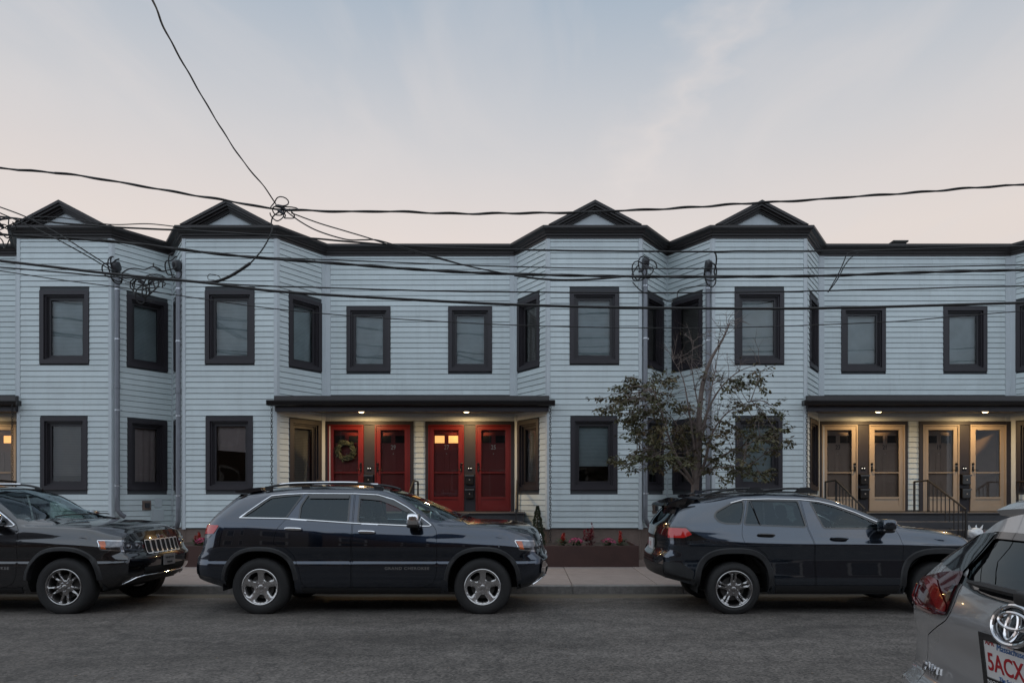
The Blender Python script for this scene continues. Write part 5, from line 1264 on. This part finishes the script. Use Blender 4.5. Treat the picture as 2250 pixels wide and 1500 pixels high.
# ------------------------------------------------------------------ overhead cables
def cable(pts, r, label, Y=12.2, wob=0., ext=True, m=None, n=10, group='overhead cables', name='utility_cable', twist=False):
    """pts: (px, py[, Y]); built at its own distance above the pavement"""
    P_ = [at(p[0], p[1], p[2] if len(p) > 2 else Y) for p in pts]
    if ext:
        a = P_[0]+(P_[0]-P_[1]).normalized()*9; b = P_[-1]+(P_[-1]-P_[-2]).normalized()*9; P_ = [a]+P_+[b]
    C_ = crom(P_, n)
    if wob:
        C2 = []; s_ = 0; rr = random.Random(int(pts[0][1]))
        ph = rr.random()*6
        for i, p in enumerate(C_):
            if i: s_ += (C_[i]-C_[i-1]).length
            C2.append(p+Vector((0, wob*math.cos(s_*9+ph), wob*(math.sin(s_*7.5+ph)+.6*math.sin(s_*3.1+1)))))
        C_ = C2
    mid = C_[len(C_)//2].copy(); mb = MB()
    if twist:
        for q in range(2):
            s_ = 0; H_ = []
            for i, p in enumerate(C_):
                if i: s_ += (C_[i]-C_[i-1]).length
                a = s_*4.5+q*math.pi; H_.append(p-mid+Vector((0, math.cos(a), math.sin(a)))*r*.36)
            mb.tube(H_, r*.72, 6)
    else: mb.tube([p-mid for p in C_], r, 6)
    o = mb.build(name, m or BLKW, None, smooth=True, loc=mid); tag(o, label, 'cable', group); return o
cable([(0, 369), (130, 381), (250, 398), (400, 425), (520, 444), (600, 459), (720, 464), (860, 465), (1000, 469), (1200, 468), (1400, 462), (1520, 455), (1650, 447), (1780, 439), (1900, 431), (2060, 419), (2250, 405)], .021, 'topmost thick wavy cable crossing the sky above the gables', wob=.006, n=14, twist=True)
cable([(250, -190, 4.5), (335, 0, 6.5), (370, 80, 7.4), (440, 205, 8.8), (520, 335, 10.6), (580, 410, 11.7), (606, 448, 12.2)], .013, 'steep black cable dropping from the upper left sky to the junction', wob=.006, ext=False, twist=True)
cable([(0, 476), (130, 490), (270, 500), (400, 506), (560, 515), (700, 525), (900, 541), (1150, 549), (1500, 553), (1650, 552), (1900, 551), (2000, 548), (2250, 541)], .016, 'cable passing just under the gables along the cornice', Y=12.25, wob=.002)
cable([(0, 515), (250, 531), (500, 560), (715, 577), (1000, 597), (1250, 605), (1500, 608), (1800, 606), (2000, 599), (2250, 593)], .027, 'thickest twisted cable bundle crossing the upper siding', Y=12.3, n=16, twist=True)
cable([(0, 573), (250, 602), (450, 621), (620, 641), (900, 658), (1150, 670), (1400, 676), (1700, 678), (1900, 675), (2250, 665)], .024, 'lowest thick cable crossing the upper windows', Y=12.0)
cable([(0, 587), (250, 608), (560, 627), (715, 632), (1000, 640), (1400, 643), (1700, 641), (2250, 628)], .013, 'thin cable between the two thick ones', Y=12.35, wob=.002)
cable([(0, 595), (120, 613), (330, 640), (560, 673), (760, 693), (1000, 708), (1180, 716), (1400, 720), (1630, 719), (1950, 707), (2100, 695), (2250, 683)], .009, 'thinnest low wire crossing the upper window panes', Y=12.0)
cable([(560, 565), (700, 570), (1100, 585), (1400, 590), (1900, 588), (2250, 582)], .011, 'thin wire just above the thickest twisted bundle', Y=12.4, ext=False)
cable([(0, 455), (60, 478), (130, 515), (190, 553), (240, 586, 13.8), (262, 610, 15.2)], .012, 'thin wire sloping from the left edge to the leftmost conduit', ext=False, group='service drops')
cable([(0, 468), (90, 508), (170, 550), (235, 588, 13.8), (265, 612, 15.2), (300, 625, 15.0), (330, 632, 14.0)], .012, 'second thin wire sloping from the left edge past the leftmost conduit', ext=False, group='service drops')
cable([(0, 505), (60, 480), (130, 478), (240, 493), (330, 492), (420, 503)], .009, 'thin sagging wire over the leftmost gable', ext=False, group='service drops')
cable([(615, 465), (600, 476), (596, 492), (598, 505), (590, 525), (575, 550), (558, 570), (548, 580)], .012, 'wire hanging down from the junction over the second gable', ext=False, group='service drops')
cable([(550, 578), (530, 592), (505, 607), (480, 617), (455, 621)], .026, 'short thick splice sleeve sloping onto the cable', ext=False, group='service drops')
cable([(630, 465), (660, 487), (700, 508), (760, 526), (800, 527), (830, 528), (890, 545), (960, 565), (1030, 585), (1110, 601)], .012, 'lower thin wire curving from the junction down to the right', ext=False, group='service drops')
cable([(640, 468), (700, 490), (760, 508), (810, 523), (870, 543), (940, 562), (1010, 580), (1090, 598)], .011, 'upper thin wire sloping from the junction down to the right', ext=False, group='service drops')
cable([(1130, 605), (1190, 613), (1250, 615), (1310, 613), (1365, 608)], .018, 'thick sagging splice under the bundle on the third bay', ext=False, Y=12.25, group='service drops')
cable([(1910, 551), (1880, 552), (1862, 558), (1854, 575), (1846, 594), (1833, 618), (1819, 642)], .010, 'loose thin wire hooking down left above the tan doors', ext=False, group='service drops')
cable([(1895, 551), (1870, 566), (1855, 585), (1845, 605), (1833, 624), (1820, 641)], .010, 'second loose thin wire hanging above the tan doors', ext=False, group='service drops')
# junction knots
def knot(px, py, Y, label, loops, r=.011, seed=0, hub=True):
    c_ = at(px, py, Y); root = empty('cable_junction', c_); tag(root, label, 'cable splice', 'cable splices'); rr = random.Random(seed); k_ = Y/F
    for (lx, ly, w, h, a0, a1) in loops:
        f1, f2 = rr.uniform(0, 6), rr.uniform(0, 6); P_ = []
        for i in range(21):
            a_ = R(a0+(a1-a0)*i/20); q_ = 1+.22*math.sin(2*a_+f1)+.13*math.sin(3*a_+f2)-.012*i
            P_.append(Vector(((lx-px+w*q_*math.cos(a_))*k_, .05*math.sin(i*.6+f1), (py-ly+h*q_*math.sin(a_))*k_)))
        mb = MB(); mb.tube(P_, r, 6); mb.build('loop', BLKW, root, smooth=True)
    if hub:
        for i in range(4):
            mb = MB(); p = Vector((rr.uniform(-.14, .14), rr.uniform(-.03, .03), rr.uniform(-.06, .06))); d_ = Vector((rr.uniform(.5, 1), 0, rr.uniform(-.9, .4))).normalized()*.07
            mb.tube([p-d_, p-d_*.8, p+d_*.8, p+d_], [.012, .026, .026, .012], 8); mb.build('sleeve', HEAD, root, smooth=True)
knot(620, 460, 12.15, 'tangled cable junction above the second gable', [(614, 452, 20, 18, 200, -40), (622, 462, 26, 10, 0, 360), (612, 470, 18, 14, 180, 420), (632, 470, 14, 12, 60, -200)], seed=2)
knot(12, 490, 12.2, 'tangled cable splices at the left edge below the wavy cable', [(8, 500, 24, 22, 0, 300), (20, 490, 26, 12, 0, 360), (10, 520, 18, 22, 90, -180)], seed=5)
knot(252, 592, 15.3, 'black wire loops at the weatherhead of the leftmost bay', [(248, 592, 20, 24, 60, 330), (262, 595, 22, 26, 120, 300), (252, 596, 14, 28, 100, 350)], r=.015, seed=1, hub=False)
knot(322, 615, 14.6, 'hanging tangle of wire coils between the first two bays', [(320, 630, 30, 28, 0, 400), (328, 622, 34, 20, 20, 330), (315, 645, 16, 22, 60, 400), (340, 628, 20, 14, 0, 300), (330, 640, 22, 26, 30, 300), (305, 632, 14, 24, 0, 360), (318, 600, 40, 16, 180, 20)], r=.014, seed=8)
knot(385, 580, 15.3, 'wire loop at the weatherhead of the second bay', [(384, 590, 12, 30, 100, 350), (378, 588, 14, 26, 60, 300)], r=.014, seed=9, hub=False)
wl = knot(356, 585, 15.2, 'pale neutral wire loop left of the second weatherhead', [(360, 578, 24, 22, 180, 370)], r=.014, seed=9, hub=False)
for ch in wl.children if wl else []: pass
knot(1415, 590, 15.2, 'black wire loops at the weatherhead of the third bay', [(1412, 595, 22, 26, 60, 380), (1422, 590, 18, 30, 0, 330), (1405, 600, 16, 18, 90, 420)], r=.014, seed=4)
knot(1562, 595, 15.3, 'black wire loop at the weatherhead of the fourth bay', [(1560, 594, 18, 33, 70, -190), (1557, 594, 16, 30, 70, -160)], r=.017, seed=6, hub=False)
knot(465, 612, 12.1, 'small wire curl on the cable over the second bay window', [(466, 610, 12, 9, 0, 330)], r=.006, seed=7, hub=False)
cable([(1390, 620, 14.8), (1410, 640, 15.0), (1440, 650, 15.0), (1470, 662, 15.0), (1487, 655, 15.0), (1490, 640, 15.0), (1510, 632, 15.0), (1560, 626, 15.2)], .012, 'black wire slung between the third and fourth bay weatherheads', ext=False, group='service drops')
cable([(275, 622, 15.0), (330, 625, 14.6), (385, 607, 15.2)], .010, 'black wire slung between the first and second bay weatherheads', ext=False, group='service drops')
# ------------------------------------------------------------------ planting
SOIL = mat('mulch', (.05, .035, .028), .95, var=.4, vscale=30, bump=.8)
CORT = mat('brown_planter_steel', (.055, .024, .019), .6, var=.25, vscale=3)
def planter(x0, x1, label):
    root = empty('planter_box', ((x0+x1)/2, 14.3, .12)); tag(root, label, 'planter', 'brown planter boxes'); of = Vector(root.location)
    for a in ((x0, x1, 13.80, 13.84), (x0, x0+.04, 13.84, 15.3), (x1-.04, x1, 13.84, 15.3)):
        b = MB(); b.cbox(*a, .12, .555, .006); b.build('side', CORT, root, loc=-of)
    b = MB(); n = 20; m_ = 10; rr = random.Random(1); vs = [(x0+.04+(x1-x0-.08)*i/n, 13.84+1.56*j/m_, .50+rr.uniform(-.015, .03)) for j in range(m_+1) for i in range(n+1)]
    b.add(vs, [(j*(n+1)+i, j*(n+1)+i+1, (j+1)*(n+1)+i+1, (j+1)*(n+1)+i) for j in range(m_) for i in range(n)]); b.build('soil', SOIL, root, loc=-of)
planter(.16, 2.20, 'brown planter box before the third bay between the parked cars'); planter(-7.85, -5.2, 'brown planter box before the second bay glimpsed between two SUVs')
LEAFG = mat('flower_leaf', (.04, .06, .02), .6, var=.4, vscale=30); PLUM = mat('celosia_red', (.22, .012, .025), .7, var=.4, vscale=40); PINK = mat('pink_petal', (.50, .05, .16), .6, var=.3, vscale=60); RFL = mat('red_petal', (.42, .03, .02), .6, var=.3, vscale=60); DKLF = mat('dark_red_leaf', (.09, .018, .022), .6, var=.4, vscale=40)
def flower(px, py, Y, kind, label, h=.16):
    b_ = at(px, py, Y); b_.z = .51; root = empty('flowering_plant', b_); root.scale = (1.35, 1.35, 1.35); tag(root, label, 'plant', 'flowers in the planters'); rr = random.Random(px); g_ = MB(); f_ = MB()
    for i in range(70): 
        a = rr.uniform(0, 6.28); leaf(g_, Vector((rr.gauss(0, .03), rr.gauss(0, .03), rr.uniform(0, h*.6))), Vector((math.cos(a), math.sin(a), rr.uniform(.1, 1.1))), Vector((0, 0, 1)), rr.uniform(.05, .09), .014)
    if kind == 'mound':
        for i in range(120):
            a = rr.uniform(0, 6.28); e = rr.uniform(.1, 1.5); p = Vector((.11*math.cos(a)*math.cos(e), .11*math.sin(a)*math.cos(e), h*.45+.07*math.sin(e))); leaf(f_, p, Vector((rr.gauss(0, 1), rr.gauss(0, 1), .6)), Vector((0, 0, 1)), .03, .012)
        tag(f_.build('petals', PINK, root), kind='stuff'); tag(g_.build('leaves', LEAFG, root), kind='stuff')
    else:
        for q in range(5 if kind == 'plume' else 3):
            bx, by, hh = rr.gauss(0, .05), rr.gauss(0, .04), h*rr.uniform(.9, 1.4)
            for i in range(60):
                z = rr.uniform(.35, 1); r_ = .022*(1.15-z); a = rr.uniform(0, 6.28); leaf(f_, Vector((bx+r_*math.cos(a), by+r_*math.sin(a), hh*z)), Vector((math.cos(a), math.sin(a), 1.2)), Vector((0, 0, 1)), .03, .008)
        tag(f_.build('plume', PLUM if kind == 'plume' else RFL, root), kind='stuff'); tag(g_.build('leaves', DKLF if kind == 'plume' else LEAFG, root), kind='stuff')
flower(1237, 1190, 14.15, 'spike', 'red flower spikes near the left end of the planter', .17); flower(1297, 1180, 14.15, 'plume', 'tall dark red plume plant in the middle of the planter', .27); flower(1366, 1190, 14.15, 'spike', 'red flower spikes at the right end of the planter', .17)
flower(1265, 1196, 14.0, 'mound', 'pink flower mound left of the dark red plume plant', .13); flower(1336, 1196, 14.0, 'mound', 'pink flower mound right of the dark red plume plant', .12)
flower(432, 1190, 14.1, 'spike', 'red flowers glimpsed between the two SUVs', .16); flower(444, 1196, 14.0, 'mound', 'pink flowers glimpsed between the two SUVs', .12)
def conifer():
    b_ = at(1181, 1190, 14.4); b_.z = .50; root = empty('dwarf_conifer', b_); tag(root, 'small conical dark green conifer beside the red-door steps', 'shrub'); rr = random.Random(11); f_ = MB()
    for i in range(3200):
        z = rr.random()**1.25*.80; r_ = .155*(1-z/.82)**.75*(.72+.28*rr.random())*(1+.12*math.sin(z*40)); a = rr.uniform(0, 6.28)
        leaf(f_, Vector((r_*math.cos(a), r_*math.sin(a), z+.03)), Vector((math.cos(a)*.7, math.sin(a)*.7, rr.uniform(.4, 1.2))), Vector((rr.gauss(0, 1), rr.gauss(0, 1), .3)), rr.uniform(.025, .045), .008)
    tag(f_.build('crown', mat('conifer_green', (.040, .050, .026), .7, var=.5, vscale=25), root), kind='stuff')
    t = MB(); t.tube([Vector((0, 0, -.04)), Vector((0, 0, .7))], [.02, .006], 6); t.build('trunk', mat('bark', (.13, .10, .085), .85, var=.35, vscale=18, bump=.5), root)
conifer()
BARK = mat('tree_bark', (.155, .120, .105), .85, var=.3, vscale=14, bump=.5, bscale=40)
def tree():
    TY = 12.6; base = at(1522, 1200, TY); base.z = .11
    root = empty('street_tree', base); tag(root, 'half-bare street tree with olive brown leaves behind the grey crossover', 'tree'); rr = random.Random(21)
    tr = MB(); tw = MB(); lf = MB()
    def A(px, py, dy=0): return at(px, py, TY+dy)-base
    main = [A(1520, 1215), A(1523, 1150), A(1526, 1085), A(1530, 1040), A(1534, 980), A(1537, 900, .05), A(1545, 840, .1), A(1562, 790, .1), A(1588, 745, .1), A(1604, 708, .1)]
    C_ = crom(main, 6); n = len(C_); tr.tube(C_, [max(.006, .082*(1-i/n)**.8+.004) if i > 12 else .085-.0015*i for i in range(n)], 10)
    limbs = [([A(1526, 1066), A(1510, 1040, -.1), A(1488, 1005, -.2), A(1470, 960, -.3), A(1452, 900, -.3), A(1436, 855, -.35)], .036), ([A(1528, 1060), A(1515, 1010, .1), A(1500, 960, .3), A(1478, 920, .4), A(1440, 880, .5)], .028),
             ([A(1530, 1052), A(1545, 1025, -.1), A(1556, 985, -.2), A(1568, 945, -.3), A(1600, 905, -.4), A(1650, 880, -.4)], .034), ([A(1532, 1030), A(1522, 960, -.2), A(1512, 890, -.3), A(1500, 830, -.3), A(1478, 790, -.3)], .024),
             ([A(1536, 960), A(1556, 900, .2), A(1585, 850, .3), A(1625, 815, .4), A(1670, 800, .4)], .026), ([A(1533, 1000), A(1548, 940, -.25), A(1560, 870, -.35), A(1572, 810, -.4), A(1580, 760, -.4)], .02),
             ([A(1527, 1070), A(1490, 1030, .2), A(1450, 1000, .3), A(1400, 990, .3)], .022), ([A(1531, 1045), A(1570, 1010, .3), A(1620, 985, .4), A(1670, 965, .4)], .024), ([A(1530, 1050), A(1560, 1030, -.3), A(1600, 1025, -.5), A(1650, 1020, -.5)], .018), ([A(1537, 900, .05), A(1528, 860, .1), A(1520, 800, .1), A(1524, 750, .1)], .014)]
    pool = list(C_[14:])
    for pts, r in limbs:
        c_ = crom(pts, 5); k_ = len(c_); tr.tube(c_, [max(.005, r*(1-i/k_)**.8) for i in range(k_)], 7); pool += c_[4:]
    def twig(p, d_, l, r, depth, leafy, col=None):
        pts = [p]; q = p.copy(); d_ = d_.normalized()
        for i in range(4):
            d_ = (d_+Vector((rr.gauss(0, .22), rr.gauss(0, .22), rr.gauss(.0, .15)))).normalized(); q = q+d_*l/4; pts.append(q.copy())
        tw.tube(pts, [r, r*.8, r*.6, r*.45, r*.3], 4, cap=False)
        if leafy:
            for i in range(int(leafy)):
                t = rr.random(); k_ = min(3, int(t*4)); pp = pts[k_].lerp(pts[k_+1], t*4-k_)+Vector((rr.gauss(0, .02), rr.gauss(0, .02), rr.gauss(0, .012)))
                dd = d_*.6+Vector((rr.gauss(0, .7), rr.gauss(0, .7), -.35+rr.gauss(0, .3))); leaf(lf, pp, dd, Vector((rr.gauss(0, .4), rr.gauss(0, .4), 1)), rr.uniform(.05, .09), rr.uniform(.016, .026))
        if depth:
            for i in range(3):
                k_ = rr.choice((1, 2, 3)); a = d_+Vector((rr.gauss(0, .7), rr.gauss(0, .7), rr.gauss(0, .35))); twig(pts[k_], a, l*.6, r*.6, depth-1, leafy*.8 if leafy else 0)
    zones = [(1368, 1473, 828, 876, 22, 1.), (1320, 1403, 868, 920, 18, .9), (1385, 1473, 877, 944, 24, 1.), (1382, 1479, 944, 1003, 22, 1.), (1362, 1476, 985, 1030, 20, 1.), (1570, 1690, 800, 862, 16, .8), (1482, 1614, 877, 944, 18, .5),
             (1614, 1722, 890, 925, 14, .8), (1610, 1720, 938, 996, 24, 1.), (1560, 1676, 1003, 1046, 22, 1.), (1470, 1530, 930, 1030, 22, .9), (1540, 1610, 940, 1010, 16, .8)]
    for (x0, x1, y0, y1, n_, dn) in zones:
        for i in range(n_):
            tgt = A(rr.uniform(x0, x1), rr.uniform(y0, y1), rr.uniform(-.75, .75)); cands = sorted(pool, key=lambda q: (q-tgt).length+rr.uniform(0, .25))[:1]; p = cands[0]
            d_ = tgt-p; L_ = max(d_.length, .2)
            if L_ > .45:
                m1 = p.lerp(tgt, .5)+Vector((rr.gauss(0, .05), rr.gauss(0, .05), .06)); tw.tube(crom([p, m1, tgt], 4), [.009-.0006*q for q in range(9)], 4, cap=False)
            dd = Vector((d_.x, d_.y, d_.z*.3))+Vector((rr.gauss(0, .2), rr.gauss(0, .2), 0)); twig(tgt-dd.normalized()*.12, dd, .34, .005, 1, 13*dn)
    for i in range(130):   # bare twigs in the open centre
        p = rr.choice([q for q in pool if q.z > 2.2]); twig(p, Vector((rr.gauss(0, .6), rr.gauss(0, .6), rr.uniform(.3, 1.2))), rr.uniform(.3, .6), .006, 1, rr.choice((0, 0, 0, 1)))
    tr.build('trunk', BARK, root, smooth=True); tag(tw.build('twigs', BARK, root), kind='stuff')
    m = mat('tree_leaf', (.060, .052, .022), .55); t = m.node_tree; b = t.nodes['Principled BSDF']; tcn = t.nodes.new('ShaderNodeTexCoord'); nz = t.nodes.new('ShaderNodeTexNoise'); nz.inputs['Scale'].default_value = 2.2; nz.inputs['Detail'].default_value = 8; nz.inputs['Roughness'].default_value = .75
    t.links.new(tcn.outputs['Object'], nz.inputs['Vector']); rp = t.nodes.new('ShaderNodeValToRGB'); t.links.new(nz.outputs['Fac'], rp.inputs[0])
    rp.color_ramp.elements[0].position = .35; rp.color_ramp.elements[0].color = (.05, .056, .022, 1); rp.color_ramp.elements[1].position = .68; rp.color_ramp.elements[1].color = (.15, .085, .04, 1)
    e = rp.color_ramp.elements.new(.5); e.color = (.08, .075, .028, 1); t.links.new(rp.outputs[0], b.inputs['Base Color'])
    tag(lf.build('crown', m, root, fixn=False), kind='stuff')
tree()
# white carrier bag on the steps
bg = empty('plastic_bag', (9.50, 14.58, .652)); tag(bg, 'knotted white plastic carrier bag on the steps by the stair railing', 'bag')
bm = bmesh.new(); bmesh.ops.create_icosphere(bm, subdivisions=4, radius=1)
from mathutils import noise
for v in bm.verts:
    p = v.co.copy(); n_ = noise.fractal(p*1.7, 1., 2., 4)*.16+abs(noise.noise(p*4.1))*.10; r_ = 1+n_
    z = p.z*r_; z = max(z, -.80); v.co = Vector((p.x*r_*.175, p.y*r_*.14, (z+.80)*.125))
me = bpy.data.meshes.new('body'); bm.to_mesh(me); bm.free(); me.polygons.foreach_set('use_smooth', [True]*len(me.polygons)); me.materials.append(mat('bag_plastic', (.62, .63, .64), .35, var=.1, vscale=12, bump=.5, bscale=18)); link(me, 'body', bg)
for dx_, tl_ in ((-.10, -.35), (.02, .05), (.12, .5)):
    h_ = MB(); h_.add([(dx_-.045, 0, .19), (dx_+.045, .02, .19), (dx_+.03+tl_*.09, .03, .285), (dx_+tl_*.1, -.01, .30), (dx_-.03+tl_*.08, -.02, .27), (dx_, -.05, .21)], [(0, 1, 2, 3, 4), (0, 5, 3, 4), (5, 1, 2, 3)]); h_.build('handle', MATS['bag_plastic'], bg)
pr_ = MB(); pr_.quad((.10, -.135, .06), (.165, -.09, .07), (.165, -.085, .15), (.105, -.13, .16)); pr_.build('red_print', mat('bag_print', (.45, .12, .14), .5), bg)
# ------------------------------------------------------------------ houses across the street (behind the camera; they show in glass and paint)
def far_house(x0, x1, h, roof, wallc, label, y=-6.5):
    root = empty('house', ((x0+x1)/2, y, 0)); tag(root, label, 'house', 'houses across the street'); w = (x1-x0)/2
    b = MB(); b.box(-w, w, -9, 0, .0, h); b.build('wall', mat('far_wall_%d' % int(x0*10), wallc, .8, var=.12, vscale=1.5), root)
    r_ = MB()
    if roof == 'gable': r_.prism([(-w-.3, .35, h), (0, .35, h+w*.75), (w+.3, .35, h)], (0, -9.7, 0))
    else: r_.box(-w-.2, w+.2, -9.2, .35, h, h+.35)
    r_.build('roof', mat('far_roof', (.05, .045, .045), .9), root)
    n = max(2, int(w))
    for s_ in range(2):
        for i in range(n):
            xc = -w+2*w*(i+.5)/n; z0 = 1.5+2.8*s_
            f_ = MB(); f_.box(xc-.5, xc+.5, 0, .06, z0, z0+1.6); wd = f_.build('window', mat('far_trim', (.55, .53, .50), .6), root); g_ = MB(); g_.box(xc-.41, xc+.41, .05, .075, z0+.09, z0+1.51); g_.build('pane', LITE, wd)
X_ = -24.
for w_, h_, rf_, col_, l_ in ((8.4, 6.4, 'gable', (.13, .085, .06), 'brown gabled house across the street mirrored at far left'), (7.2, 7.2, 'flat', (.24, .20, .17), 'tan flat-roofed house across the street mirrored in the black SUV'), (6.6, 6.6, 'gable', (.16, .10, .075), 'brown gabled house across the street mirrored in the dark blue SUV'), (8.0, 7.4, 'flat', (.20, .17, .15), 'long low tan house across the street behind the camera'), (7.0, 6.4, 'gable', (.13, .10, .09), 'dark gabled house across the street mirrored in the grey crossover'), (8.6, 7.0, 'flat', (.22, .19, .17), 'flat-roofed house across the street mirrored at far right')):
    far_house(X_, X_+w_, h_, rf_, col_, l_); X_ += w_+.5

# dead leaves and grit in the gutter and on the road
lt_ = MB(); rr = random.Random(5)
for i in range(420):
    far = rr.random() < .6; x = rr.uniform(-8, 9); y = 10.92-abs(rr.gauss(0, .35)) if far else rr.uniform(3.3, 10.5); z = .012-.035*((y-5.95)/5)**4+.004
    a = rr.uniform(0, 6.28); leaf(lt_, Vector((x, y, z)), Vector((math.cos(a), math.sin(a), rr.uniform(0, .25))), Vector((0, 0, 1)), rr.uniform(.02, .06) if far else rr.uniform(.012, .03), rr.uniform(.006, .015))
tag(lt_.build('leaf_litter', mat('dry_leaf', (.17, .125, .085), .8, var=.6, vscale=9), fixn=False), 'dry leaves and grit scattered along the gutter and road', 'litter', kind='stuff')
